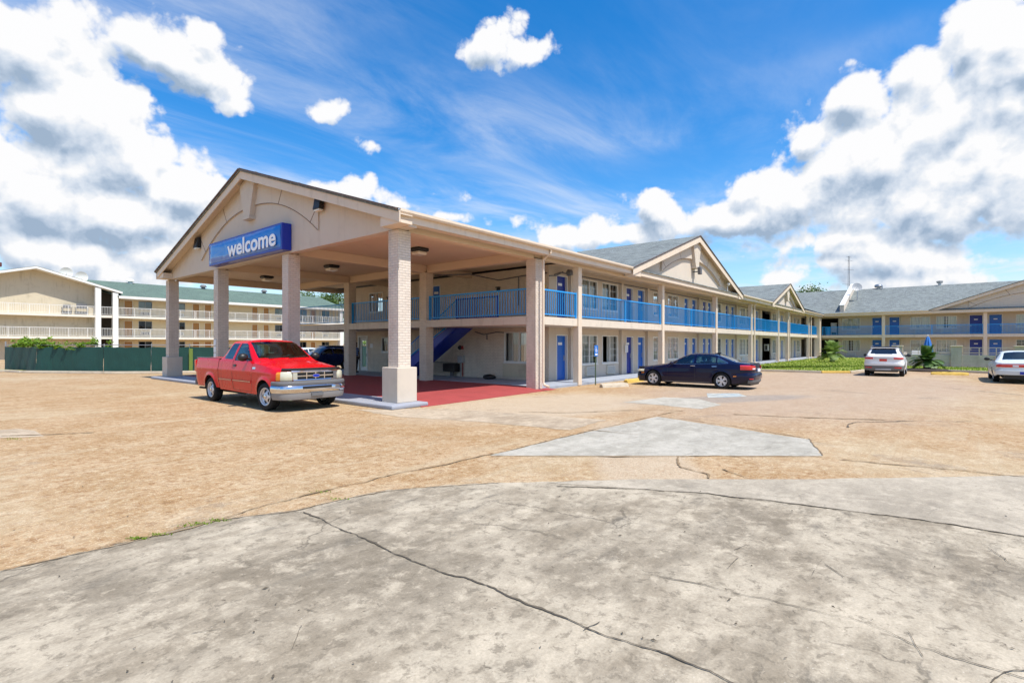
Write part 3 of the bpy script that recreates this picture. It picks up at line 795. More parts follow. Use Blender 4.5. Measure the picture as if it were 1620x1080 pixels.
m = MB(); m.boxT(TU, 27.24, 27.40, -.13, -.07, .14, 2.18); m.boxT(TU, 27.88, 28.04, -.13, -.07, .14, 2.18); m.boxT(TU, 27.40, 27.88, -.13, -.07, 1.98, 2.18); m.boxT(TU, 27.40, 27.88, -.13, -.07, .14, .36)
m.boxT(TU, 27.14, 27.22, -.02, .03, .13, 2.30); m.boxT(TU, 28.06, 28.14, -.02, .03, .13, 2.30); m.boxT(TU, 27.22, 28.06, -.02, .03, 2.2, 2.30)
ed = m.build('door', M['white'], motel); ed['label'] = 'white entrance door with a tall glass panel'
one('pane', M['glass'], ed, lambda q: q.quad(TU(27.40,-.10,.36), TU(27.88,-.10,.36), TU(27.88,-.10,1.98), TU(27.40,-.10,1.98)))
one('handle', M['black'], ed, lambda q: q.boxT(TU, 27.28, 27.35, -.068, -.03, 1.0, 1.18))
m = MB(); m.boxT(TU, 26.62, 26.88, .003, .02, 1.55, 1.80); m.build('wall_notice', M['plate'], motel)
m = MB(); m.boxT(TU, 28.35, 28.40, .003, .05, ZF, 2.5); m.build('downspout', M['brown'], motel)

# floors and slab -------------------------------------------------------
m = MB()
m.box(16.36, 78.5, V0+.02, VW, -.05, ZF); m.box(16.5, UW, VW+.003, 30.4, -.05, ZF-.004)
m.build('walkway', M['walk'], motel, bevel=.02)
m = MB()
m.box(16.36, 78.6, V0+.03, VW-.002, ZS0, ZS1-.004); m.box(15.9, UW-.002, V0+.48, 30.5, ZS0+.003, ZS1)
m.build('balcony_slab', M['slabpaint'], motel)
# kerbed island under the gable columns
m = MB(); m.box(8.75, 10.05, 11.4, 31.2, 0, .12); m.build('kerb', M['kerb'], motel, bevel=.035)
# red floor of the drive-through
m = MB()
v = [(10.05, 11.45), (17.4, 11.45), (16.5, 11.98), (16.5, 31.0), (10.05, 31.0)]
m.prism([(9.7, 11.3, .012), (16.85, 11.6, .012), (16.5, 12.2, .10), (10.07, 12.2, .10)], (0, 0, -.02))
m.prism([(10.07, 12.2, .10), (16.48, 12.2, .10), (16.48, 31.0, .10), (10.07, 31.0, .10)], (0, 0, -.1))
m.build('drive_floor', M['carpet'], motel)

# columns ---------------------------------------------------------------
CV = [11.9, 18.2, 24.4, 30.5]
for i, v in enumerate(CV):
    m = MB(); m.box(9.35, 9.80, v, v+.45, .12, 5.06)
    c = m.build('column', M['brick_pink'], motel)
    p = MB(); h = 1.02
    p.box(9.22, 9.93, v-.13, v+.58, .12, h+.10)
    p.build('pedestal', M['stucco'], c, bevel=.015)
    if i == 2:
        for zz in (.95, 1.25, 1.55):
            p = MB(); p.box(9.325, 9.345, v+.16, v+.40, zz+.18, zz+.42); p.build('small_notice', M['plate'], c)
    u0 = 15.88
    m = MB(); m.box(u0, u0+.45, v, v+.45, .02, 5.06)
    m.build('column', M['brick_pink'] if i == 0 else M['brick'], motel)
POSTU = [19.03, 27.75, 36.8, 45.55, 54.9, 58.95, 70.0]
for u in POSTU:
    m = MB(); m.box(u-.14, u+.14, V0-.03, V0+.25, .02, 5.08); m.build('post', M['post'], motel, bevel=.01)
m = MB(); m.box(75.6, 76.9, V0-.25, V0+.35, .02, 5.08); m.build('corner_pier', M['post'], motel, bevel=.01)

# beams, ceiling, fascia, gutter -----------------------------------------
m = MB(); BZ, CZ = 5.06, 5.40
for v in CV[1:]: m.box(9.80, 15.90, v+.06, v+.39, BZ, CZ)
m.box(9.80, 15.88, V0+.08, V0+.38, BZ, CZ); m.box(16.33, 78, V0-.02, V0+.22, 5.075, CZ-.01)
for a, b in zip(CV[:-1], CV[1:]): m.box(15.95, 16.28, a+.45, b, BZ+.003, CZ)
for v in CV: m.box(15.9, UW, v+.07, v+.38, BZ+.06, CZ-.02)
m.build('beam', M['ceiling'], motel)
m = MB(); m.box(9.36, UW, EV+.28, 30.72, CZ+.002, CZ+.04); m.box(UW, 78.0, EV+.28, VW+.2, 5.30, 5.34); m.build('ceiling', M['ceiling'], motel)
def gutter(name, path_u0, path_u1, v, z):
    m = MB(); prof = [(0, 0), (-.10, 0), (-.13, .05), (-.13, .12), (-.115, .12), (-.115, .055), (-.09, .015), (0, .015)]
    m.prism([(path_u0, v+a, z+b) for a, b in prof], (path_u1-path_u0, 0, 0)); return m
m = gutter('gutter', 8.93, 22.9, EV, 5.36); m.build('gutter', M['trim'], motel)
m = gutter('gutter', 40.9, 50.1, EV, 5.36); m.build('gutter', M['trim'], motel)
m = gutter('gutter', 64.1, 76.3, EV, 5.36); m.build('gutter', M['trim'], motel)
m = gutter('gutter', 23.0, 64.0, EV+.30, 5.20); m.build('gutter', M['trim'], motel)
m = MB(); m.box(8.95, 76.5, EV+.002, EV+.035, 5.16, 5.47); m.box(8.95, 76.5, EV+.03, EV+.30, 5.16, 5.19); m.box(8.9, 76.5, 30.77, 30.80, 5.16, 5.47); m.build('fascia', M['trim'], motel)
for u, v, dz in ((16.10, EV+.30, 0), (45.75, EV+.32, 0), (70.25, EV+.32, 0), (58.7, EV+.32, 0)):
    m = MB(); m.tube([(u, EV-.05, 5.36), (u, EV-.05, 5.25), (u, v, 5.0), (u, v, .32), (u, v-.05, .22), (u, v-.28, .16)], .05, 8); m.build('downspout', M['trim'], motel)

# main roof ----------------------------------------------------------------
def roof_slab(m, pts, th=.06):
    m.prism(pts, (0, 0, -th))
g2c, g2h, g2z, g2w = 31.9, 8.9, 8.33, 11.4
g3c, g3h, g3z = 57.0, 6.95, 7.62
m = MB(); U1 = 85.5
roof_slab(m, [(8.85, EV-.06, EZ-.02+.05), (U1, EV-.06, EZ+.03), (U1, RV, RZ+.05), (8.85, RV, RZ+.05)])
roof_slab(m, [(8.85, RV, RZ+.05), (U1, RV, RZ+.05), (U1, 30.86, EZ+.03), (8.85, 30.86, EZ+.03)])
rf = m.build('roof', M['roof_x'], motel)
m = MB()
for (dy) in (0,):
    for sgn in (1, -1):
        v_e = RV - sgn*(RV-EV+.08); 
        p = [(8.80, v_e, EZ+.02), (8.80, v_e, EZ+.065), (8.80, RV, RZ+.085), (8.80, RV, RZ+.04)]
        m.prism(p, (.09, 0, 0))
m.build('drip_edge', M['roof_edge'], motel)
for (u, dv, s, nm) in ((9.9, 0.9, .11, 0), (11.8, .9, .09, 0), (24.2, 1.0, .16, 0)):
    c = MB(); c.lathe([(s*.5, -.3), (s*.5, .12), (s*.9, .16), (s, .30), (s*.75, .40), (0.01, .43)], (u, RV+dv, RZ), 'z', 12); c.build('roof_vent', M['grey'], rf, smooth=True)

def gable_panel(name, plane_axis, c, half, zb, z_apex, pos, parent, key=True, wedge=True, mat='stucco', arch_r=None, off=.0, relief=.05, over=.45, roof_back=None, axis='v'):
    """gable wall whose face looks to -axis; c centre along the wall, half-width at eave, apex height"""
    if plane_axis == 'u': T = Tu(pos)
    else: T = Tv(pos)
    slope = (z_apex - EZ)/half
    top = lambda a: z_apex - slope*abs(a-c)
    m = MB(); hw = half - .05
    # main recessed field
    pts = [(c-hw, zb), (c+hw, zb), (c+hw, max(zb+.02, top(c+hw)-.06)), (c, z_apex-.06), (c-hw, max(zb+.02, top(c-hw)-.06))]
    f = [T(a, 0, z) for a, z in pts]; bk = [T(a, -.30, z) for a, z in pts]
    n = len(f); m.add(f+bk, [tuple(range(n)), tuple(range(2*n-1, n-1, -1))] + [(i, (i+1) % n, n+(i+1) % n, n+i) for i in range(n)])
    P_ = m.build('gable', M[mat], parent)
    # raised field above the arch
    if arch_r:
        ar_c, ar_rx, ar_z0, ar_z1 = arch_r      # centre, half-span, springing height, crown height
        m = MB(); N = 28; lo = []; hi = []
        for i in range(N+1):
            a = c - ar_rx + 2*ar_rx*i/N; q = (a-c)/ar_rx
            lo.append((a, ar_z0 + (ar_z1-ar_z0)*(1-abs(q)**2.2))); hi.append((a, top(a)-.10))
        for i in range(N):
            if hi[i][1] <= lo[i][1] + .01 or hi[i+1][1] <= lo[i+1][1]+.01: continue
            m.hexa([T(lo[i][0],.001,lo[i][1]), T(lo[i+1][0],.001,lo[i+1][1]), T(lo[i+1][0],relief,lo[i+1][1]), T(lo[i][0],relief,lo[i][1]),
                    T(hi[i][0],.001,hi[i][1]), T(hi[i+1][0],.001,hi[i+1][1]), T(hi[i+1][0],relief,hi[i+1][1]), T(hi[i][0],relief,hi[i][1])])
        bm_ = m.build('arch_panel', M[mat], P_)
        # thin control joints following the voussoirs
        m = MB()
        def strip(p, q, w_=.03):
            dx, dz = q[0]-p[0], q[1]-p[1]; l = math.hypot(dx, dz); nx, nz = -dz/l*w_/2, dx/l*w_/2
            m.hexa([T(p[0]-nx, relief+.001, p[1]-nz), T(q[0]-nx, relief+.001, q[1]-nz), T(q[0]+nx, relief+.001, q[1]+nz), T(p[0]+nx, relief+.001, p[1]+nz),
                    T(p[0]-nx, relief+.006, p[1]-nz), T(q[0]-nx, relief+.006, q[1]-nz), T(q[0]+nx, relief+.006, q[1]+nz), T(p[0]+nx, relief+.006, p[1]+nz)])
        for q in (-.90, -.45, .45, .90):
            a = c + ar_rx*q; z = ar_z0 + (ar_z1-ar_z0)*(1-abs(q)**2.2) + .01
            a2 = c + ar_rx*q*1.16; z2 = top(a2)-.14
            if z2 > z+.1: strip((a, z), (a2, z2))
        for i in range(N):
            q0, q1 = lo[i], lo[i+1]
            strip((q0[0], q0[1]+.014), (q1[0], q1[1]+.014), .028)
        m.build('joint', M['brown_joint'], P_)
        m = MB(); zk0, zk1 = ar_z1-.42, z_apex-.20
        w0, w1 = .24, .66; hd = relief+.16
        kp_ = [(c-w0, zk0), (c+w0, zk0), (c+w1, zk1-slope*w1), (c, zk1), (c-w1, zk1-slope*w1)]
        f = [T(a, hd, z) for a, z in kp_]; bk = [T(a, .002, z) for a, z in kp_]; n = 5
        m.add(f+bk, [tuple(range(n)), tuple(range(2*n-1, n-1, -1))] + [(i, (i+1) % n, n+(i+1) % n, n+i) for i in range(n)])
        m.boxT(T, c-w0-.05, c+w0+.05, .002, hd+.04, zk0-.10, zk0-.002)
        m.build('keystone', M[mat], P_)
    # barge boards and soffit
    for sgn in (1, -1):
        m = MB(); e = half + .12
        q = [(c+sgn*e, EZ-.30-.02), (c+sgn*e, EZ+.0), (c, z_apex+.03), (c, z_apex-.30)]
        f = [T(a, over, z) for a, z in q]; bk = [T(a, over-.04, z) for a, z in q]
        m.add(f+bk, [(0,1,2,3),(7,6,5,4)] + [(i, (i+1) % 4, 4+(i+1) % 4, 4+i) for i in range(4)])
        # boxed return at the foot of the rake
        q = [(c+sgn*e, EZ-.325), (c+sgn*(e-.9), EZ-.325), (c+sgn*(e-.9), EZ-.325+.9*slope-.02), (c+sgn*e, EZ-.24)]
        f = [T(a, over-.045, z) for a, z in q]; bk = [T(a, .003, z) for a, z in q]
        m.add(f+bk, [(0,1,2,3),(7,6,5,4)] + [(i, (i+1) % 4, 4+(i+1) % 4, 4+i) for i in range(4)])
        m.build('barge_board', M['trim'], P_)
        m = MB(); q = [(c+sgn*e, EZ-.10), (c+sgn*e, EZ-.07), (c, z_apex-.05), (c, z_apex-.08)]
        f = [T(a, over-.041, z) for a, z in q]; bk = [T(a, -.01, z) for a, z in q]
        m.add(f+bk, [(0,1,2,3),(7,6,5,4)] + [(i, (i+1) % 4, 4+(i+1) % 4, 4+i) for i in range(4)])
        m.build('soffit', M['trim'], P_)
        if roof_back:
            m = MB(); d1 = -roof_back
            q = [(c+sgn*(e+.05), EZ+.02), (c, z_apex+.10)]
            m.prism([T(q[0][0], over+.03, q[0][1]), T(q[1][0], over+.03, q[1][1]), T(q[1][0], d1, q[1][1]), T(q[0][0], .15, q[0][1])], (0, 0, -.055))
            m.build('gable_roof', M['roof_y'], P_)
        m = MB(); q = [(c+sgn*(e+.06), EZ+.01), (c+sgn*(e+.06), EZ+.035), (c, z_apex+.115), (c, z_apex+.08)]
        f = [T(a, over+.05, z) for a, z in q]; bk = [T(a, over+.001, z) for a, z in q]
        m.add(f+bk, [(0,1,2,3),(7,6,5,4)] + [(i, (i+1) % 4, 4+(i+1) % 4, 4+i) for i in range(4)])
        m.build('drip_edge', M['roof_edge'], P_)
    return P_
M['brown_joint'] = simple('brown_joint', (.20, .13, .09), .7)
gable_panel('gable', 'u', RV, RV-EV, 5.08, RZ, UE, motel, arch_r=(RV, 5.0, 5.60, 7.22))
gable_panel('gable', 'v', g2c, g2h, 5.10, g2z, 11.75, motel, arch_r=(g2c, 4.9, 5.75, 6.95), roof_back=8.4, relief=.12)
gable_panel('gable', 'v', g3c, g3h, 5.10, g3z, 11.75, motel, arch_r=(g3c, 3.6, 5.6, 6.5), roof_back=6.4, relief=.12)

# balcony railings ----------------------------------------------------------
TR = Tv(V0+.10); prev = 16.40
for u in POSTU + [75.6]:
    railing(motel, TR, prev, u-.14, ZS1, 3.96); prev = u+.14
TRU = Tu(16.08)
for a, b in ((12.4, 18.18), (18.68, 24.38), (24.88, 30.48)):
    railing(motel, TRU, a, b, ZS1+.004, 3.98)
# stair --------------------------------------------------------------------
m = MB(); y0, z0, y1, z1 = 21.5, ZF, 17.5, ZS1
for x in (17.15, 18.2):
    m.hexa([(x, y0, z0), (x+.05, y0, z0), (x+.05, y1, z1-.33), (x, y1, z1-.33), (x, y0, z0+.66), (x+.05, y0, z0+.66), (x+.05, y1, z1+.0), (x, y1, z1+.0)])
n = 14
for k in range(n):
    y = y0+(y1-y0)*(k+.5)/n; z = z0+(z1-z0)*(k+1)/n
    m.box(17.202, 18.198, y-.16, y+.16, z-.04, z)
    m.box(17.202, 18.198, y+.12, y+.155, z-.22, z-.042)
m.hexa([(17.202, y0-.1, z0+.0), (18.198, y0-.1, z0+.0), (18.198, y1, z1-.36), (17.202, y1, z1-.36), (17.202, y0-.1, z0+.03), (18.198, y0-.1, z0+.03), (18.198, y1, z1-.32), (17.202, y1, z1-.32)])
st = m.build('stair', M['deepblue'], motel)
m = MB(); 
for x in (17.12,):
    m.tube([(x, y0, z0+1.2), (x, y1, z1+.95)], .025, 8); m.tube([(x, y0, z0+.68), (x, y1, z1+.06)], .035, 8)
    for k in range(34):
        f = k/33; m.tube([(x, y0+(y1-y0)*f, z0+.68+(z1-z0-.62)*f), (x, y0+(y1-y0)*f, z0+1.2+(z1+.95-z0-1.2)*f)], .009, 6)
m.build('stair_railing', M['blue'], st)
m = MB()
TRS = Tu(17.15)
m2 = railing(motel, TRS, 14.9, 17.5, ZS1+.004, 3.9, mat='deepblue')

# conduits under the soffit and on the wall
for pts, r in (([(16.6, 18.4, 5.02), (17.2, 16.7, 5.0), (18.9, 16.4, 4.86), (18.93, 15.0, 4.95), (18.93, 13.55, 4.97)], .03), ([(18.95, 15.2, 4.94), (18.95, 15.2, 3.6)], .025),
               ([(18.94, 18.0, 2.40), (18.94, 17.4, 2.25), (18.94, 16.6, 2.36), (18.94, 16.1, 2.33)], .025), ([(18.95, 17.2, 2.24), (18.95, 17.2, 2.0)], .03), ([(18.96, 19.25, .80), (18.96, 22.0, .82)], .015),
               ([(19.3, 13.40, 4.92), (19.7, 13.36, 5.05), (54, 13.40, 5.05)], .03), ([(18.6, 13.2, 4.78), (19.0, 13.1, 4.82), (19.4, 13.0, 5.02)], .03)):
    m = MB(); m.tube(pts, r, 6); m.build('conduit', M['grey'], motel)

# rear wing -------------------------------------------------------------------
RU, RWU = 77.0, 78.6
wing = thing('motel_building', 'far two storey motel wing with broad grey shingle roof behind the pool wall', 'motel', (RWU, 2.0, 0))
TRW = Tu(RWU)
RO = [('gap', 10.04, 12.1), ('win', 7.65, 9.62), ('door', 5.4, 6.45), ('door', 3.64, 4.72), ('win', .77, 2.64), ('win', -1.63, .23), ('door', -3.84, -2.67), ('door', -5.44, -4.31), ('win', -8.3, -6.5), ('door', -11, -9.9)]
holes = []
for k, a, b in RO:
    for base in (ZF, ZS1): holes.append((a, b, base, base+2.2) if k != 'win' else (a, b, base+.72, base+2.15))
m = MB(); wall_holes(m, TRW, -16, 13.5, 0, 5.6, holes, .14)
for a in (-2.45, 3.35, 10.0-.3): m.boxT(TRW, a, a+.2, .003, .14, ZF, 2.5); m.boxT(TRW, a, a+.2, .003, .14, ZS1, 5.2)
m.build('wall', M['stucco'], wing)
m = MB(); m.boxT(TRW, -16, 13.4, -2.0, -1.9, .05, 5.5); m.build('inner_wall', M['dark'], wing)
for i, (k, a, b) in enumerate(RO):
    for lv, base in ((0, ZF), (1, ZS1)):
        if k == 'door': door(wing, TRW, a, b, base, base+2.2, 'door_dark' if i in (6,) else 'door', handle_right=(i % 2 == 0))
        elif k == 'win':
            window(wing, TRW, a, b, base+.72, base+2.15, ['curtain', 'gap', 'curtain', 'left', 'curtain'][(i+lv) % 5], 2, 3, seed=100+i*2+lv)
            ac_unit(wing, TRW, (a+b)/2-.5, (a+b)/2+.5, base+.12, base+.58)
m = MB(); m.box(RU-.15, RWU, -16, 11.6, -.05, ZF); m.build('walkway', M['walk'], wing)
m = MB(); m.box(RU-.1, RWU-.002, -16, V0+.01, ZS0, ZS1); m.build('balcony_slab', M['slabpaint'], wing)
for v in (5.15, -3.95, -13.0):
    m = MB(); m.box(RU-.13, RU+.13, v-.16, v+.16, .02, 5.2); m.build('post', M['post'], wing, bevel=.01)
TRR = Tu(RU+.02); pv = 11.6
for v in (5.15, -3.95, -13.0):
    railing(wing, TRR, v+.16, pv, ZS1, 3.96, step=.105); pv = v-.16
m = MB(); m.box(RU-.12, RU+.12, -16, 11.7, 5.2, 5.42); m.box(76.5, 78.6, -16, 11.4, 5.42, 5.46); m.build('beam', M['trim'], wing)
m = MB(); m.box(76.44, 76.48, -16, 11.35, 5.28, 5.62); m.build('fascia', M['trim'], wing)
m = MB(); prof = [(0, 0), (-.10, 0), (-.13, .05), (-.13, .12), (-.115, .12), (-.115, .055), (-.09, .015), (0, .015)]
m.prism([(76.437+a, .9, 5.52+b) for a, b in prof], (0, 10.35, 0)); m.build('gutter', M['trim'], wing)
m = MB(); rz = lambda u: 5.62 + (u-76.4)*.333
m.prism([(76.4, -16, rz(76.4)), (76.4, 11.45, rz(76.4)), (79.3, 14.0, rz(79.3)), (88, 31, rz(88)), (88, -16, rz(88))], (0, 0, -.06))
m.prism([(88, -16, rz(88)), (88, 31, rz(88)), (99.5, 31, 5.6), (99.5, -16, 5.6)], (0, 0, -.06))
wr = m.build('roof', M['roof_y'], wing)
m = MB(); m.quad((99, -16, 0), (99, 31, 0), (99, 31, 5.6), (99, -16, 5.6)); m.quad((78.6, 13.6, 0), (78.6, 29.6, 0), (78.6, 29.6, 5.5), (78.6, 13.6, 5.5)); m.build('back_wall', M['stucco'], wing)
for v, k in ((6.45, 0), (-.1, 1), (9.0, 2)):
    c = MB()
    if k == 0: c.lathe([(.22, -.4), (.22, .10), (.42, .14), (.50, .32), (.42, .52), (.2, .60), (.01, .61)], (87.9, v, 9.45), 'z', 14)
    elif k == 1: c.lathe([(.16, -.4), (.16, .22), (.30, .26), (.36, .52), (.2, .56), (.01, .56)], (87.9, v, 9.45), 'z', 4)
    else: c.lathe([(.08, -.4), (.08, .3), (.01, .3)], (87.5, v-3, 9.45), 'z', 8)
    c.build('roof_vent', M['steel'], wr, smooth=(k == 0))
# projecting gable on the far wing
EZ_save = EZ; EZ = 5.66
gable_panel('gable', 'u', -8.6, 9.3, 5.2, 9.0, 76.85, wing, arch_r=(-8.6, 6.0, 5.75, 7.3), roof_back=11.0, relief=.08)
EZ = EZ_save
# sloping parapet that breaks the roof
m = MB(); pv0, pv1 = 9.2, 9.65
m.prism([(76.9, pv0, 5.6), (76.9, pv0, 6.62), (77.2, pv0, 6.72), (87.9, pv0, 10.25), (87.9, pv0, 9.2)], (0, pv1-pv0, 0))
m.build('parapet', M['stucco'], wing)
m = MB(); m.prism([(76.85, pv0-.05, 6.625), (77.2, pv0-.05, 6.73), (87.95, pv0-.05, 10.26), (87.95, pv0-.05, 10.32), (77.2, pv0-.05, 6.79), (76.85, pv0-.05, 6.685)], (0, pv1-pv0+.1, 0)); m.build('parapet_cap', M['white'], wing)

# things fixed to the motel -------------------------------------------------------
sg = thing('welcome_sign', 'glossy blue box sign reading welcome in white letters on the front gable', 'sign', (9.1, 21.2, 5.6))
SV0, SV1, SZ0, SZ1 = 17.95, 24.4, 5.14, 6.10
m = MB(); m.box(8.99, 9.345, SV0, SV1, SZ0, SZ1); m.build('sign_box', M['signblue'], sg, bevel=.02)
m = MB(); N1, N2 = 40, 10; vs = []; fs = []
for i in range(N1+1):
    for j in range(N2+1):
        a, b = i/N1, j/N2; e = min(1, min(a, 1-a)*SV1/1.2)*min(1, min(b, 1-b)*6)
        vs.append((8.982 - .07*min(1, e) - .012*mnoise.noise(Vector((a*5, b*2.4, 2))), SV0+.08+(SV1-SV0-.16)*a, SZ0+.09+(SZ1-SZ0-.17)*b))
for i in range(N1):
    for j in range(N2): fs.append((i*(N2+1)+j, (i+1)*(N2+1)+j, (i+1)*(N2+1)+j+1, i*(N2+1)+j+1))
m.add(vs, fs); m.build('sign_face', M['signface'], sg, smooth=True)
def text_obj(name, body, size, mat, parent, width=None, extrude=.006, bold=.0):
    cu = bpy.data.curves.new(name, 'FONT'); cu.body = body; cu.size = size; cu.extrude = extrude; cu.offset = bold
    cu.align_x = 'CENTER'; cu.align_y = 'CENTER'; cu.resolution_u = 6
    tmp = bpy.data.objects.new(name+'_tmp', cu); col.objects.link(tmp)
    bpy.context.view_layer.update()
    dg = bpy.context.evaluated_depsgraph_get(); me = bpy.data.meshes.new_from_object(tmp.evaluated_get(dg))
    bpy.data.objects.remove(tmp); me.name = name
    xs = [v.co.x for v in me.vertices]; ys = [v.co.y for v in me.vertices]
    cx_, cy_ = (min(xs)+max(xs))/2, (min(ys)+max(ys))/2; k = (width/(max(xs)-min(xs))) if width else 1
    for v in me.vertices: v.co.x = (v.co.x-cx_)*k; v.co.y = (v.co.y-cy_)
    me.materials.clear(); me.materials.append(mat)
    o = bpy.data.objects.new(name, me); col.objects.link(o); o.parent = parent
    return o
M['sign_white'] = simple('white_sign_letters', (.92, .92, .92), .35, var=.01)
tx = text_obj('lettering', 'welcome', .86, M['sign_white'], sg, width=4.05, bold=.018, extrude=.008)
# text plane faces -u: local x -> -v, local y -> z
tx.matrix_local = Matrix(((0, 0, -1, 8.895-9.1), (-1, 0, 0, 20.25-21.2), (0, 1, 0, 5.61-5.6), (0, 0, 0, 1)))
for (v, z, wd) in ((15.9, 6.45, 'right'), (26.35, 6.40, 'left')):
    T = Tu(UE-.055); L = thing('flood_lamp', 'dark wall pack lamp on the front gable, %s of the welcome sign' % wd, 'lamp', (9.25, v, z))
    m = MB(); m.hexa([T(v-.2,.002,z-.2), T(v+.2,.002,z-.2), T(v+.2,.20,z-.2), T(v-.2,.20,z-.2), T(v-.2,.002,z+.28), T(v+.2,.002,z+.28), T(v+.2,.12,z+.28), T(v-.2,.12,z+.28)]); m.build('housing', M['black'], L, bevel=.02)
    m = MB(); m.boxT(T, v-.16, v+.16, .02, .17, z-.25, z-.203); m.build('lens', M['lamp_glass'], L)
for (u, v, wd) in ((12.85, 15.1, 'nearest the open side of the drive-through'), (13.1, 21.5, 'in the middle bay of the drive-through'), (13.0, 27.6, 'in the farthest bay of the drive-through')):
    L = thing('ceiling_light', 'black rimmed ceiling light with frosted bowl ' + wd, 'ceiling light', (u, v, 5.4), 0, 'ceiling lights of the drive-through')
    m = MB(); m.box(u-.27, u+.27, v-.27, v+.27, 5.27, 5.399); m.build('housing', M['black'], L, bevel=.05)
    m = MB(); m.box(u-.21, u+.21, v-.21, v+.21, 5.13, 5.268); m.build('lens', M['lamp_glass'], L, bevel=.05)
wall_lamp('small black wall lamp on the upper brick wall beside the conduit', TU, 16.45, 4.3, 'wall lamps of the motel', 1.2)
wall_lamp('small black wall lamp on the upper brick wall above the lobby door', TU, 25.0, 4.3, 'wall lamps of the motel', 1.2)
wall_lamp('small black wall lamp right of the first upper blue door', TV, 21.2, 4.42, 'wall lamps of the motel', 1.2)
wall_lamp('small black wall lamp right of the first lower blue door', TV, 21.2, 1.95, 'wall lamps of the motel', 1.2)
T2 = Tv(11.75-.12-.16)
L = thing('flood_lamp', 'grey flood lamp hanging under the keystone of the middle gable', 'lamp', (g2c, 11.4, 6.2))
m = MB(); m.box(g2c-.14, g2c+.14, 11.22, 11.42, 6.05, 6.5); m.build('housing', M['grey'], L, bevel=.03)
m = MB(); m.box(g2c-.03, g2c+.03, 11.43, 11.74, 6.2, 6.26); m.build('bracket', M['grey'], L)
L = thing('flood_lamp', 'white globe flood lamp on a stem at the right end of the middle gable', 'lamp', (37.9, 11.5, 5.5))
m = MB(); m.tube([(37.9, 11.5, 5.3), (37.9, 11.5, 5.85)], .025, 8); m.build('stem', M['white'], L)
m = MB(); m.lathe([(.001, 0), (.08, .03), (.13, .12), (.09, .22), (.001, .26)], (37.9, 11.45, 5.85), 'z', 12); m.build('lens', M['white'], L, smooth=True)
L = thing('flood_lamp', 'round dark floodlight with grey hood under the eave beside the yellow sign', 'lamp', (19.6, 12.9, 4.98))
m = MB(); m.lathe([(.02, -.12), (.12, -.1), (.15, .06), (.13, .1), (.001, .1)], (19.7, 12.85, 5.0), 'y', 14); m.build('housing', M['grey'], L, smooth=True)
ys = thing('warning_sign', 'small yellow plate with black mark on the upper corner of the brick wall', 'sign', (18.98, 14.2, 4.3))
m = MB(); m.boxT(TU, 13.66, 14.0, .003, .015, 4.05, 4.45); m.build('plate', simple('yellow_sign_paint', (.75, .48, .02), .5), ys)
m = MB(); m.boxT(TU, 13.77, 13.80, .016, .018, 4.12, 4.36); m.boxT(TU, 13.86, 13.89, .016, .018, 4.12, 4.36); m.boxT(TU, 13.78, 13.89, .016, .018, 4.362, 4.40); m.build('symbol', M['black'], ys)
# ------------------------------------------------------------------ neighbouring three storey building
LV = 78.0
nb = thing('neighbour_building', 'pale yellow three storey motel with green roof and white railings behind the screened fence', 'building', (30, LV, 0))
TL = Tv(LV+1.5)
m = MB(); holes = []; bays = []
du = [19.4, 24.25, 30.9, 33.6, 41.0, 45.5, 49.2]
for i, u in enumerate([19.42, 24.25, 27.6, 33.4, 35.6, 42.2, 44.6, 50.4]): bays.append(('door', u, u+.95))
for u in (20.95, 25.9-.9, 29.0, 30.9, 37.1, 39.7, 46.3, 48.3): bays.append(('win', u, u+1.45))
bays = [('door', 19.4, 20.35), ('win', 20.95, 22.45), ('win', 24.9, 26.3), ('door', 28.7, 29.65), ('door', 27.2, 28.1), ('win', 30.6, 31.9), ('door', 35.2, 36.1), ('door', 36.9, 37.8), ('win', 38.7, 40.1), ('win', 42.6, 43.9), ('door', 44.6, 45.5), ('win', 46.6, 48.0)]
FL = [0.0, 2.62, 5.2]
for k, a, b in bays:
    for z in FL: holes.append((a, b, z+.02, z+2.1) if k == 'door' else (a, b, z+1.0, z+2.1))
wall_holes(m, TL, 18.6, 49.6, 0, 7.7, holes, .12)
m.quad((49.6, LV+1.5, 0), (49.6, LV+18, 0), (49.6, LV+18, 7.7), (49.6, LV+1.5, 7.7))
m.build('wall', M['wallcream'], nb)
m = MB(); m.box(18.7, 49.5, LV+3.0, LV+3.1, 0, 7.6); m.build('inner_wall', M['dark'], nb)
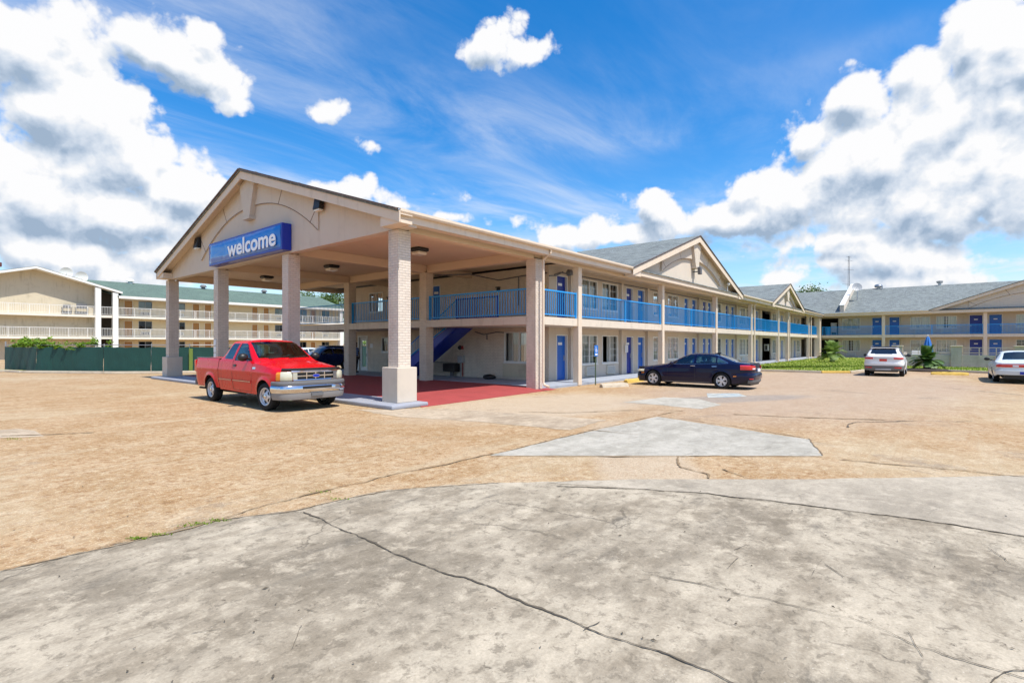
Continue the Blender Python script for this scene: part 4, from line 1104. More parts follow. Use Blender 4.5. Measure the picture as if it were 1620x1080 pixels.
for i, (k, a, b) in enumerate(bays):
    for j, z in enumerate(FL):
        if k == 'door':
            q = MB(); q.boxT(TL, a+.06, b-.06, -.12, -.06, z+.03, z+2.04); d_ = q.build('door', M['brown'], nb)
            q = MB(); q.boxT(TL, a, a+.06, -.1, .03, z+.02, z+2.1); q.boxT(TL, b-.06, b, -.1, .03, z+.02, z+2.1); q.boxT(TL, a+.06, b-.06, -.1, .03, z+2.04, z+2.1); q.build('door_frame', M['offwhite'], d_)
        else:
            q = MB()
            q.boxT(TL, a, a+.05, -.1, .02, z+1.0, z+2.1); q.boxT(TL, b-.05, b, -.1, .02, z+1.0, z+2.1); q.boxT(TL, a+.05, b-.05, -.1, .02, z+1.0, z+1.05); q.boxT(TL, a+.05, b-.05, -.1, .02, z+2.05, z+2.1); q.boxT(TL, (a+b)/2-.02, (a+b)/2+.02, -.09, .0, z+1.05, z+2.05)
            w_ = q.build('window', M['lightgrey'], nb)
            q = MB(); q.quad(TL(a+.05,-.06,z+1.05), TL(b-.05,-.06,z+1.05), TL(b-.05,-.06,z+2.05), TL(a+.05,-.06,z+2.05)); q.build('pane', M['glass_dark'], w_)
            c0, c1 = ((a+.05, (a+b)/2) if (i+j) % 3 == 0 else ((a+b)/2, b-.05))
            q = MB(); n = 10
            for s in range(n):
                x0 = c0+(c1-c0)*s/n; x1 = c0+(c1-c0)*(s+1)/n; q.quad(TL(x0,-.25-.04*(s % 2),z+1.0), TL(x1,-.25-.04*((s+1) % 2),z+1.0), TL(x1,-.25-.04*((s+1) % 2),z+2.1), TL(x0,-.25-.04*(s % 2),z+2.1))
            q.build('curtain', M['curtain'], w_)
            q = MB(); q.boxT(TL, a+.2, b-.2, .002, .12, z+.28, z+.72); u_ = q.build('air_conditioner', M['offwhite'], nb)
            q = MB()
            for s in range(5): q.boxT(TL, a+.28+s*(b-a-.6)/5, a+.28+(s+.6)*(b-a-.6)/5, .121, .13, z+.34, z+.66)
            q.build('grille', M['grey'], u_)
# stair tower between the two white piers, gable-fronted end
m = MB()
m.box(2.6, 16.4, LV+.9, LV+1.2, 0, 7.598)
pz = lambda u: 10.30 - .285*abs(u-10.9)
pts = [(2.6, 7.6), (16.4, 7.6), (16.4, pz(16.4)), (10.9, pz(10.9)), (2.6, pz(2.6))]
m.prism([(a, LV+.9, z) for a, z in pts], (0, .3, 0)); m.box(2.6, 2.9, LV+1.2, LV+16, 0, 7.9)
m.build('gable_wall', M['wallgrey'], nb)
m = MB(); m.box(16.1, 18.6, LV+2.6, LV+2.7, 0, 8.2); m.box(18.55, 18.6, LV+.2, LV+2.6, 0, 8.0); m.build('breezeway', M['room'], nb)
for u in (16.15, 17.85, 48.9):
    q = MB(); q.box(u, u+.55, LV-.35, LV+.2, 0, max(7.3, pz(u+.5)-.12) if u < 20 else 7.3); q.build('pier', M['white'], nb)
for z in (2.36, 4.95):
    q = MB(); q.box(0, 16.14, LV-.3, LV+.9, z, z+.26); q.box(16.7, 17.84, LV-.2, LV+2.6, z, z+.26); q.box(18.41, 49.6, LV-.25, LV+1.5, z, z+.26); q.build('balcony_slab', M['offwhite'], nb)
def white_rail(a0, a1, z, parent, v=LV-.2, step=.14):
    q = MB(); q.box(a0, a1, v-.025, v+.025, z+1.0, z+1.05); q.box(a0, a1, v-.02, v+.02, z+.1, z+.14)
    n = int((a1-a0)/step)
    for k in range(n+1):
        a = a0+(a1-a0)*k/n; th = .03 if k % 12 == 0 else .012
        q.box(a-th, a+th, v-.012, v+.012, z+.0 if k % 12 == 0 else z+.14, z+1.0)
    return q.build('railing', M['white'], parent)
for z in (2.62, 5.21):
    for a, b in ((0.2, 16.12), (16.72, 17.82), (18.42, 27), (27.05, 35.5), (35.55, 44), (44.05, 49.5)): white_rail(a, b, z, nb)
m = MB(); m.prism([(18.4, LV-.55, 7.62), (50.2, LV-.55, 7.62), (50.2, LV+8.6, 10.22), (44.9, LV+8.6, 10.22), (14, LV+8.6, 10.22)], (0, 0, -.06)); m.prism([(50.2, LV-.55, 7.62), (50.2, LV+17, 7.62), (44.9, LV+8.6, 10.22), (45.0, LV+8.5, 10.2)], (0, 0, -.05))
rfn = m.build('roof', M['roof_green'], nb)
m = MB(); m.box(18.4, 50.2, LV-.60, LV-.56, 7.35, 7.66); m.box(18.4, 50.1, LV-.55, LV+1.5, 7.36, 7.40); m.build('fascia', M['white'], nb)
for s in (1, -1):
    q = MB(); e = 7.9; z_e = 10.30-.285*e
    q.prism([(10.9, LV-.45, 10.42), (10.9, LV-.45, 10.18), (10.9+s*e, LV-.45, z_e-.12), (10.9+s*e, LV-.45, z_e+.12)], (0, 1.4, 0)); q.build('barge_board', M['white'], nb)
    q = MB(); q.prism([(10.9, LV-.44, 10.43), (10.9, LV+16, 10.43), (10.9+s*e, LV+16, z_e+.13), (10.9+s*e, LV-.44, z_e+.13)], (0, 0, .03)); q.build('gable_roof', M['roof_green'], nb)
for u, v in ((21.8, 8.3), (26.8, 8.3), (31.0, 8.3), (40.2, 8.3), (45.2, 8.3)):
    q = MB(); q.lathe([(.28, -.4), (.28, .18), (.5, .2), (.32, .5), (.01, .55)], (u, LV+v, 10.2), 'z', 10); q.build('roof_vent', M['white'] if u < 24 else M['grey'], rfn)
for u in (6.6, 7.9):
    q = MB(); q.lathe([(.25, -.6), (.25, .3), (.42, .32), (.42, .75), (.2, .8), (.01, .8)], (u, LV+1.2, 9.9), 'z', 10); q.build('roof_vent', simple('rusty_vent', (.18, .05, .04), .7), rfn)
for u, z in ((13.6, 9.9), (15.0, 9.55)):
    dsh = thing('satellite_dish', 'round white satellite dish on the roof slope of the pale motel, %s of the pair' % ('left' if u < 14 else 'right'), 'satellite dish', (u, LV+.6, z-.4))
    q = MB(); prof = [(r_*.62, .16*r_*r_) for r_ in [k/6 for k in range(7)]]
    q.lathe([(max(.001, a), -h) for a, h in prof], (u, LV+.5, z+.15), 'y', 18); q.build('dish', M['white'], dsh, smooth=True)
    q = MB(); q.tube([(u, LV+.6, z-.6), (u, LV+.6, z+.1)], .03, 6); q.tube([(u, LV+.48, z-.3), (u, LV+.05, z+.1)], .015, 6); q.build('mast', M['steel'], dsh)
for u in (8.2, 8.2):
    pass
for k, (a, b) in enumerate(((13.2, 14.1), (14.4, 15.6))):
    L = thing('balcony_table', 'dark furniture stored on the upper balcony of the pale motel, %s piece' % ('left' if k == 0 else 'right'), 'furniture', (a, LV+.4, 5.21))
    q = MB(); q.box(a, b, LV+.1, LV+.7, 5.95, 6.0); q.build('table_top', M['grey'], L)
    for x in (a+.04, b-.08):
        for y in (LV+.12, LV+.64):
            q = MB(); q.box(x, x+.05, y, y+.05, 5.21, 5.95); q.build('leg', M['grey'], L)
    q = MB(); q.box(a+.1, b-.1, LV+.3, LV+.36, 6.0, 6.5 if k else 6.35); q.box(a+.05, b-.05, LV+.2, LV+.6, 5.3, 5.6); q.build('crate', M['grey'], L, bevel=.02)

# ------------------------------------------------------------------ fence with green screen
FP = [G(9, 585.0), G(60, 588.7), G(165, 590.0), G(240, 590.0), G(300, 589.4), G(345, 588.6), G(395, 588.0)]
fence = thing('chain_link_fence', 'chain link fence hung with dark green privacy screen in front of the pale motel', 'fence', (*FP[0], 0))
for i, p in enumerate(FP):
    m = MB(); m.tube([(p[0], p[1], 0), (p[0], p[1], 1.95 if i == 0 else 1.80)], .045 if i == 0 else .032, 8); m.build('post', M['steel'], fence)
m = MB()
for a, b in zip(FP[:-1], FP[1:]): m.tube([(*a, 1.72), (*b, 1.72)], .022, 6)
m.build('rail', M['steel'], fence)
for i, (a, b) in enumerate(zip(FP[:-1], FP[1:])):
    m = MB(); L = math.dist(a, b); n = max(8, int(L/.12)); nz = 8; d = Vector((b[0]-a[0], b[1]-a[1], 0)).normalized(); nv = Vector((d.y, -d.x, 0))
    if nv.dot(Vector((-a[0], -a[1], 0))) < 0: nv = -nv
    vs = []
    for k in range(n+1):
        f = k/n; p = Vector((a[0]+(b[0]-a[0])*f, a[1]+(b[1]-a[1])*f, 0)) + d*(.01 if k == 0 else -.01 if k == n else 0)
        for j in range(nz+1):
            h = j/nz; sag = .05*math.sin(math.pi*f)+.03*mnoise.noise(Vector((k*.3, i*7, 0)))
            top = 1.62 - sag - (.10*max(0, mnoise.noise(Vector((k*.13, i*3.3, 5)))))
            amp = .035*(1.2-h)
            o = nv*(.05 + amp*mnoise.noise(Vector((k*.5, j*.35, i*9))) + (.10*(1-h)*max(0, math.sin(f*9+i)) if i < 2 else 0))
            vs.append(tuple(p + o + Vector((0, 0, .03 + (top-.03)*h))))
    m.add(vs, [(k*(nz+1)+j, (k+1)*(nz+1)+j, (k+1)*(nz+1)+j+1, k*(nz+1)+j+1) for k in range(n) for j in range(nz)])
    m.build('privacy_screen', M['screen'], fence, smooth=True, angle=60)
m = MB(); m.box(FP[4][0]-.1, FP[4][0]+.1, FP[4][1]-.22, FP[4][1]-.16, .0, 1.5)
m.build('loose_strip', M['palm_light'], fence)

# ------------------------------------------------------------------ plants
def leaf_cloud(m, c, rx, ry, rz, n, s0, s1, rnd, clump=0, droop=.3):
    cs = []
    for k in range(clump or 1):
        if clump:
            while True:
                p = Vector((rnd.uniform(-1, 1), rnd.uniform(-1, 1), rnd.uniform(-.9, 1)))
                if p.length < 1: break
            cs.append((p*.72, rnd.uniform(.22, .42)))
        else: cs.append((Vector((0, 0, 0)), 1.0))
    for k in range(n):
        q, r = rnd.choice(cs)
        v = Vector((rnd.gauss(0, .5), rnd.gauss(0, .5), rnd.gauss(0, .5)))*r
        p = q + v
        P_ = Vector((c[0]+p.x*rx, c[1]+p.y*ry, c[2]+p.z*rz))
        s = rnd.uniform(s0, s1)
        d = Vector((rnd.uniform(-1, 1), rnd.uniform(-1, 1), rnd.uniform(-.8, .5))).normalized()
        e = d.cross(Vector((rnd.uniform(-1, 1), rnd.uniform(-1, 1), rnd.uniform(-1, 1)))).normalized()
        m.add([P_ - d*s, P_ + e*s*.45, P_ + d*s, P_ - e*s*.45], [(0, 1, 2, 3)])
def tree(label, u, v, h, r, n, seed, leaf='leaf'):
    rn = random.Random(seed); T_ = thing('tree', label, 'tree', (u, v, 0), 0, 'trees behind the buildings')
    m = MB(); m.tube([(u, v, 0), (u+.1, v, h*.3), (u+.2, v+.1, h*.6), (u+.1, v, h*.8)], [.35, .28, .18, .07], 10)
    for k in range(9):
        a = rn.uniform(0, 6.28); z = h*rn.uniform(.35, .65)
        m.tube([(u+.12, v, z), (u+math.cos(a)*r*.4, v+math.sin(a)*r*.4, z+h*.12), (u+math.cos(a)*r*.8, v+math.sin(a)*r*.8, z+h*.2)], [.12, .07, .02], 6)
    m.build('trunk', M['bark'], T_)
    m = MB(); leaf_cloud(m, (u, v, h*.72), r, r, h*.30, n, .10, .26, rn, clump=34)
    m.build('crown', M[leaf], T_, fixn=False)
def onY(x, Y):
    d = _d(x); return (d[0]*Y, d[1]*Y)
for k, (x, Y, h, r, n) in enumerate(((497, 118, 14.0, 5.5, 9000), (535, 112, 14.2, 5.0, 9000), (470, 122, 13.2, 4.5, 6000), (1285, 100, 13.1, 4.6, 8000), (1268, 104, 12.6, 3.6, 5000))):
    tree(['leafy tree rising behind the green roof of the pale motel', 'leafy tree just left of the far balcony post, seen under the drive-through', 'low tree top partly hidden by the gable column behind the green roof', 'round tree top showing above the far grey shingle roof', 'smaller tree top left of the round one above the far grey roof'][k], *onY(x, Y), h, r, n, 40+k)
def vine(label, pts, seed, n):
    rn = random.Random(seed); V = thing('vine', label, 'plant', (pts[0][0], pts[0][1], 0), 0, 'vines over the fence')
    st_ = MB(); lf = MB()
    for (x, y, z, r) in pts:
        st_.tube([(x, y, .2), (x+.05, y-.05, z*.6), (x, y-.1, z)], [.02, .015, .008], 5)
        leaf_cloud(lf, (x, y, z), r, .35, r*.45, int(n*r*1.7), .03, .085, rn, clump=10)
        for k in range(int(7*r)):
            a = rn.uniform(-1, 1)*r; l = rn.uniform(.2, .6)
            st_.tube([(x+a*.6, y-.1, z), (x+a, y-.15, z+l*.6), (x+a*1.15, y-.2, z+l*.75)], [.008, .006, .004], 4)
            leaf_cloud(lf, (x+a*1.1, y-.2, z+l*.6), .14, .14, .14, 26, .05, .10, rn)
    st_.build('stem', M['bark'], V); lf.build('foliage', M['vine'], V, fixn=False)
def fence_at(x):
    best = None
    for a, b in zip(FP[:-1], FP[1:]):
        for k in range(41):
            f = k/40; p = (a[0]+(b[0]-a[0])*f, a[1]+(b[1]-a[1])*f)
            Y = p[0]*CS+p[1]*SN; X = p[0]*SN-p[1]*CS; px = CX+F_PX*X/Y
            if best is None or abs(px-x) < best[0]: best = (abs(px-x), p)
    return best[1]
def vp(x, z, r): p = fence_at(x); return (p[0]+.1, p[1]+.15, z, r)
vine('dense lime green vine heaped over the left end of the screened fence', [vp(26, 1.68, .5), vp(40, 1.85, .7), vp(54, 1.82, .65), vp(70, 1.68, .5)], 3, 1500)
vine('thin trailing vine along the middle of the screened fence top', [vp(92, 1.58, .35), vp(108, 1.52, .30), vp(120, 1.45, .25)], 4, 900)
vine('loose green vine in front of the white piers behind the fence', [vp(130, 1.72, .4), vp(142, 1.75, .4), vp(168, 1.62, .22)], 5, 900)
def sago(label, u, v, zt, fl, nf, seed, mat='palm', z0=.05):
    rn = random.Random(seed); P_ = thing('sago_palm', label, 'palm', (u, v, z0))
    m = MB(); m.lathe([(.15, 0), (.2, .1), (.17, .3), (.19, zt*.8), (.12, zt), (.001, zt+.05)], (u, v, z0), 'z', 12); 
    for k in range(60):
        a = rn.uniform(0, 6.28); z = rn.uniform(.05, zt); m.tube([(u+math.cos(a)*.16, v+math.sin(a)*.16, z0+z), (u+math.cos(a)*.24, v+math.sin(a)*.24, z0+z+.06)], [.03, .01], 4)
    m.build('trunk', M['bark'], P_)
    fr = MB()
    for k in range(nf):
        a = 6.28*k/nf*2.618 + rn.uniform(-.2, .2); e = R(rn.choice([78, 62, 46, 32, 20, 8]) + rn.uniform(-8, 8)); l = fl*rn.uniform(.8, 1.1)
        pts = []; p = Vector((u, v, z0+zt)); d = Vector((math.cos(a)*math.cos(e), math.sin(a)*math.cos(e), math.sin(e)))
        N = 14
        for i in range(N+1):
            pts.append(p.copy()); p = p + d*(l/N); d = (d + Vector((0, 0, -.095))).normalized()
        fr.tube(pts, [.014*(1-i/N)+.004 for i in range(N+1)], 4)
        for i in range(2, N+1):
            t_ = (pts[i]-pts[i-1]).normalized(); s = t_.cross(Vector((0, 0, 1))).normalized()
            for hf in (0, .33, .66):
                q = pts[i-1].lerp(pts[i], hf)
                for sg in (1, -1):
                    L_ = .24*fl*math.sin(math.pi*min(1, (i+hf)/(N+1.5)))**.6 + .04
                    tip = q + s*sg*L_ + t_*L_*.45 + Vector((0, 0, -.10*L_ + .12*L_))
                    fr.add([q - t_*.016, q + t_*.016, tip + t_*.006, tip - t_*.006], [(0, 1, 2, 3)])
    fr.build('frond', M[mat], P_, fixn=False)
    return P_
sago('dark green sago palm on a low mound in front of the pool wall', *G(1467, 586.8), .52, 1.08, 38, 8, z0=.12)
sago('pale sunlit sago palm at the inner corner of the lawn', 56.6, 7.7, .70, 1.45, 36, 9, 'palm_light', z0=.1)
m = MB(); p = G(1467, 587.0); m.lathe([(1.25, -.02), (1.1, .06), (.5, .10), (.001, .11)], (p[0], p[1], .08), 'z', 20); tag(m.build('mulch', simple('dark_mulch', (.05, .035, .025), .95, bump=.6, bscale=25)), kind='structure')

# ------------------------------------------------------------------ pool wall, umbrella
PU = 50.0
pw = thing('pool_wall', 'low painted block wall with capped piers and cream metal rail around the pool', 'wall', (PU, -1, 0))
piers = [2.47, -1.0, -4.4, -7.8]
for a, b in zip(piers[:-1], piers[1:]):
    m = MB(); m.box(PU, PU+.2, b+.31, a-.31, 0, .98); m.build('wall_panel', M['block'], pw)
    m = MB(); T = Tu(PU+.1)
    for z in (1.08, 1.48): m.boxT(T, b+.31, a-.31, -.02, .02, z, z+.045)
    for z in (1.2, 1.34): m.boxT(T, b+.31, a-.31, -.012, .012, z, z+.02)
    n = 3
    for k in range(n+1): y = b+.35+(a-b-.7)*k/n; m.boxT(T, y-.02, y+.02, -.02, .02, .98, 1.48)
    m.build('railing', M['trim'], pw)
for v in piers:
    m = MB(); m.box(PU-.12, PU+.32, v-.3, v+.3, 0, 1.56); pr = m.build('pier', M['block'], pw)
    m = MB(); m.box(PU-.18, PU+.38, v-.36, v+.36, 1.562, 1.66); m.build('pier_cap', M['wallgrey'], pr, bevel=.02)
m = MB(); m.box(PU+.2, PU+14, 2.4, 2.6, 0, .98); m.build('wall_panel', M['block'], pw)
for k in range(5):
    pass
um = thing('patio_umbrella', 'closed blue patio umbrella standing behind the pool wall', 'umbrella', (56, .7, 0))
m = MB(); n = 16; prof = [(2.42, .03), (2.3, .13), (1.9, .24), (1.5, .33), (1.15, .42), (1.0, .40)]; vs = []
for z, r in prof:
    for k in range(n): a = 6.283*k/n; rr_ = r*(1 if k % 2 else .72); vs.append((56+rr_*math.cos(a), .7+rr_*math.sin(a), z))
m.add(vs, [(i*n+k, i*n+(k+1) % n, (i+1)*n+(k+1) % n, (i+1)*n+k) for i in range(len(prof)-1) for k in range(n)]); m.build('canopy', M['umbrella'], um, smooth=True, angle=60)
m = MB(); m.tube([(56, .7, 0), (56, .7, 2.5)], .025, 8); m.lathe([(.001, .12), (.04, .06), (.001, 0)], (56, .7, 2.46), 'z', 8); m.build('pole', M['white'], um)
for k, (v, z1) in enumerate(((1.3, .98),)):
    pc = thing('pool_chair', 'white plastic pool chair seen over the block wall', 'chair', (53, 1.4, 0))
    for x in (52.8, 53.25):
        for y in (1.2, 1.65): m = MB(); m.box(x-.02, x+.02, y-.02, y+.02, 0, .42); m.build('leg', M['white'], pc)
    m = MB(); m.box(52.75, 53.3, 1.15, 1.7, .42, .46); m.build('seat', M['white'], pc); m = MB(); m.hexa([(53.25,1.15,.46),(53.3,1.15,.46),(53.3,1.7,.46),(53.25,1.7,.46),(53.4,1.15,1.25),(53.45,1.15,1.25),(53.45,1.7,1.25),(53.4,1.7,1.25)]); m.build('backrest', M['white'], pc)

# ------------------------------------------------------------------ dish, antenna
dsh = thing('satellite_dish', 'large grey mesh satellite dish beside the sloping parapet of the far roof', 'satellite dish', (82.5, 8.0, 7.6))
m = MB(); c = Vector((81.9, 8.35, 9.25)); ax = Vector((-1, -.35, .45)).normalized(); e1 = ax.cross(Vector((0, 0, 1))).normalized(); e2 = e1.cross(ax); vs = []; n = 24
for i in range(7):
    r = .58*i/6+.001
    for k in range(n): a = 6.283*k/n; vs.append(tuple(c + e1*r*math.cos(a) + e2*r*math.sin(a) + ax*(.26*r*r)))
m.add(vs, [(i*n+k, i*n+(k+1) % n, (i+1)*n+(k+1) % n, (i+1)*n+k) for i in range(6) for k in range(n)]); m.build('dish', M['lightgrey'], dsh, smooth=True)
m = MB(); m.tube([(82.3, 8.35, 7.4), (82.3, 8.35, 9.1), c], .05, 8)
for k in range(3):
    a = 6.283*k/3; m.tube([c + e1*.56*math.cos(a) + e2*.56*math.sin(a) + ax*.08, c + ax*.55], .015, 5)
m.build('mast', M['steel'], dsh)
an = thing('antenna_mast', 'thin lattice antenna mast with crossbars rising behind the far roof', 'antenna', (*onY(1343, 74), 8.5))
p = onY(1343, 74); m = MB()
for dx, dy in ((0, .14), (-.12, -.08), (.12, -.08)): m.tube([(p[0]+dx, p[1]+dy, 8.0), (p[0]+dx*.5, p[1]+dy*.5, 14.3)], .02, 5)
for k in range(21): z = 8.2+k*.29; m.tube([(p[0]-.1, p[1]-.07, z), (p[0], p[1]+.11, z+.15), (p[0]+.1, p[1]-.07, z+.29)], .011, 4)
m.build('mast', M['grey'], an)
for z, l in ((10.2, .9), (12.3, .7), (13.6, .5), (14.1, .35)):
    q = MB(); q.tube([(p[0]-l*.64, p[1]+l*.77, z+.1), (p[0]+l*.64, p[1]-l*.77, z)], .02, 5); q.build('crossbar', M['grey'], an)

# ------------------------------------------------------------------ small things on the walkways and the lot
def parking_stop(label, p, q, mat, w=.26, h=.17, hgt0=.0):
    a, b = Vector((*p, 0)), Vector((*q, 0)); d = (b-a).normalized(); n_ = Vector((-d.y, d.x, 0)); L = (b-a).length
    o = MB(); N = 14; vs = []; prof = [(-w/2, 0), (-w/2+.02, h*.55), (-w*.28, h), (w*.28, h), (w/2-.02, h*.55), (w/2, 0)]; rn = random.Random(int(p[0]*10))
    for i in range(N+1):
        c = a + d*(L*i/N); sc = 1 if 0 < i < N else .86
        for (y, z) in prof: vs.append(tuple(c + n_*(y*sc+rn.uniform(-.008, .008)) + Vector((0, 0, z*sc + (rn.uniform(-.012, .006) if z else 0)))))
    k = len(prof); fs = [(i*k+j, (i+1)*k+j, (i+1)*k+(j+1) % k, i*k+(j+1) % k) for i in range(N) for j in range(k)] + [tuple(range(k)), tuple(range(N*k+k-1, N*k-1, -1))]
    o.add(vs, fs); ob = o.build('parking_stop', M[mat]); return tag(ob, label, 'parking stop', 'parking stops')
parking_stop('worn bare concrete parking stop in front of the disabled parking sign', G(951, 613), G(992, 611), 'concrete')
parking_stop('faded yellow parking stop under the nose of the dark sedan', (21.6, 11.05), (23.3, 11.05), 'yellow')
parking_stop('long yellow parking stop in front of the dark sago palm', G(1473, 592.3), G(1532, 593.6), 'yellow')
hp = thing('parking_sign', 'blue disabled parking sign on a thin green post by the walkway', 'sign', (19.75, 11.55, 0))
m = MB(); m.box(19.73, 19.77, 11.53, 11.56, 0, 1.72); m.build('post', simple('green_sign_post', (.08, .13, .06), .5, metal=.3), hp)
m = MB(); m.box(19.60, 19.90, 11.505, 11.515, 1.25, 1.73); m.build('sign_panel', simple('blue_sign_panel', (.01, .16, .55), .4), hp, bevel=.003)
m = MB(); T = Tv(11.504); s0 = 19.75
def ring(c, r0, r1, a0, a1, N=18):
    for i in range(N):
        p, q = R(a0+(a1-a0)*i/N), R(a0+(a1-a0)*(i+1)/N)
        m.quad(T(c[0]+r0*math.cos(p), .002, c[1]+r0*math.sin(p)), T(c[0]+r1*math.cos(p), .002, c[1]+r1*math.sin(p)), T(c[0]+r1*math.cos(q), .002, c[1]+r1*math.sin(q)), T(c[0]+r0*math.cos(q), .002, c[1]+r0*math.sin(q)))
ring((s0-.01, 1.50), .045, .068, 130, 380); ring((s0-.03, 1.655), 0, .022, 0, 360)
m.boxT(T, s0-.045, s0-.02, .001, .003, 1.52, 1.63); m.boxT(T, s0-.02, s0+.04, .001, .003, 1.575, 1.592); m.boxT(T, s0-.02, s0+.05, .001, .003, 1.515, 1.535); m.boxT(T, s0+.05, s0+.07, .001, .003, 1.44, 1.535); m.boxT(T, s0-.10, s0+.10, .001, .003, 1.30, 1.37)
m.build('symbol', M['plate'], hp)
m = MB(); m.boxT(TV, 26.0, 26.32, .165, .18, 1.32, 1.72); nt = thing('notice_board', 'white notice sheet on the pier left of the darkest blue door', 'notice', (26.16, VW-.16, 1.32)); m.build('sheet', M['plate'], nt)
m = MB()
for k in range(5): m.boxT(TV, 26.05, 26.27-.03*(k % 2), .181, .183, 1.40+k*.06, 1.415+k*.06)
m.build('print_lines', M['lightgrey'], nt)
bx = thing('meter_box', 'black meter box on a bracket against the white brick wall', 'meter box', (18.75, 19.5, .5))
m = MB(); m.box(18.55, 18.98, 19.1, 19.95, .36, .78); m.build('box', M['black'], bx, bevel=.02)
m = MB(); m.box(18.75, 18.85, 19.4, 19.6, .12, .358); m.build('bracket', M['grey'], bx)
eb = thing('electrical_box', 'grey electrical box above a red pipe on the white brick wall', 'electrical box', (18.95, 18.95, .7))
m = MB(); m.box(18.80, 18.995, 18.78, 19.12, .82, 1.18); m.build('box', M['lightgrey'], eb, bevel=.015)
m = MB(); m.tube([(18.93, 18.86, .13), (18.93, 18.86, .818)], .03, 8); m.build('pipe', M['pipe_red'], eb); m = MB(); m.tube([(18.93, 19.0, .13), (18.93, 19.0, .818)], .025, 8); m.build('pipe', M['lightgrey'], eb)
fb = thing('fire_bell', 'dark red fire bell with black gong on the white brick wall', 'fire bell', (18.97, 19.0, 1.6))
m = MB(); m.lathe([(.001, -.10), (.08, -.09), (.12, -.02), (.12, .0), (.001, .0)], (18.93, 19.05, 1.6), 'x', 16); m.build('gong', M['black'], fb, smooth=True); m = MB(); m.box(18.9, 18.998, 18.86, 18.99, 1.52, 1.68); m.build('box', M['pipe_red'], fb)
bg_ = thing('rubbish_bag', 'small black bag lying on the grey walkway under the curtained window', 'bag', (18.4, 16.55, ZF))
bm = bmesh.new(); bmesh.ops.create_icosphere(bm, subdivisions=3, radius=1)
for v in bm.verts:
    n_ = mnoise.noise(v.co*2.3)*.16; v.co = Vector((v.co.x*.26, v.co.y*.34, max(-.7, v.co.z)*.14))*(1+n_)
me = bpy.data.meshes.new('bag'); bm.to_mesh(me); bm.free(); me.materials.append(M['black']); o = bpy.data.objects.new('bag', me); col.objects.link(o); o.parent = bg_; o.location = (0, 0, .09)
for q in me.polygons: q.use_smooth = True
def vend(name, label, cat, x0, x1, y0, y1, z0, z1, mat, panel, front):
    V = thing(name, label, cat, ((x0+x1)/2, (y0+y1)/2, z0)); m = MB(); m.box(x0, x1, y0, y1, z0, z1); m.build('cabinet', M[mat], V, bevel=.03)
    m = MB(); m.box(x0-.025, x0-.001, y0+.08, y1-.08, z0+(z1-z0)*.3, z1-.12); m.build('front_panel', M[panel], V)
    m = MB(); m.box(x0-.03, x0-.001, y0+.1, y1-.1, z0+.1, z0+(z1-z0)*.24); m.build('tray', M['black'], V)
vend('vending_machine', 'red vending machine in the lower breezeway of the far corner', 'vending machine', 78.9, 79.7, 12.3, 13.2, ZF, 1.95, 'red', 'lens', 0)
vend('ice_machine', 'white ice machine on the upper breezeway of the far corner', 'ice machine', 79.2, 80.0, 10.25, 10.95, ZS1, 4.55, 'white', 'plate', 0)
vend('vending_machine', 'dark red vending machine on the upper breezeway beside the far window', 'vending machine', 78.62, 78.75, 9.66, 10.0, ZS1, 4.6, 'red', 'grey', 0)
for (x, y, z, mt, lb) in ((77.4, 11.0, ZS1, 'blue', 'blue wheeled bin on the upper walkway at the far corner'), (77.0, 10.2, ZF, 'white', 'white rubbish bin on the ground behind the pale sago palm')):
    B = thing('rubbish_bin', lb, 'bin', (x, y, z)); m = MB(); m.lathe([(.001, 0), (.26, 0), (.32, .85), (.28, .86), (.001, .86)], (x, y, z), 'z', 14); m.build('bin_body', M[mt], B, smooth=True)
    m = MB(); m.lathe([(.35, .865), (.33, .98), (.2, 1.05), (.001, 1.07)], (x, y, z), 'z', 14); m.build('lid', M[mt], B, smooth=True)
pb = thing('pay_phone', 'white pay phone with black handset on the breezeway wall', 'telephone', (58.8, 13.9, 1.2))
m = MB(); m.box(58.6, 58.93, 13.7, 14.1, 1.05, 1.75); m.build('housing', M['white'], pb, bevel=.02); m = MB(); m.box(58.55, 58.598, 13.8, 13.95, 1.15, 1.6); m.build('handset', M['black'], pb)
# ------------------------------------------------------------------ vehicles: lofted bodies
def pchip(keys):
    xs = np.array([k[0] for k in keys], float); ys = np.array([k[1] for k in keys], float)
    o = np.argsort(xs); xs, ys = xs[o], ys[o]
    if len(xs) == 1: return lambda x: float(ys[0])
    h = np.diff(xs); d = np.diff(ys)/h; mk = np.zeros_like(ys)
    for i in range(1, len(xs)-1):
        if d[i-1]*d[i] > 0:
            w1, w2 = 2*h[i]+h[i-1], h[i]+2*h[i-1]; mk[i] = (w1+w2)/(w1/d[i-1]+w2/d[i])
    mk[0], mk[-1] = d[0], d[-1]
    def f(x):
        if x <= xs[0]: return float(ys[0])
        if x >= xs[-1]: return float(ys[-1])
        i = int(np.searchsorted(xs, x) - 1); t_ = (x-xs[i])/h[i]
        return float((1+2*t_)*(1-t_)**2*ys[i] + t_*(1-t_)**2*h[i]*mk[i] + t_*t_*(3-2*t_)*ys[i+1] + t_*t_*(t_-1)*h[i]*mk[i+1])
    return f
def inpoly(p, poly):
    r = False
    for i in range(len(poly)):
        a, b = poly[i], poly[i-1]
        if (a[1] > p[1]) != (b[1] > p[1]) and p[0] < (b[0]-a[0])*(p[1]-a[1])/(b[1]-a[1])+a[0]: r = not r
    return r
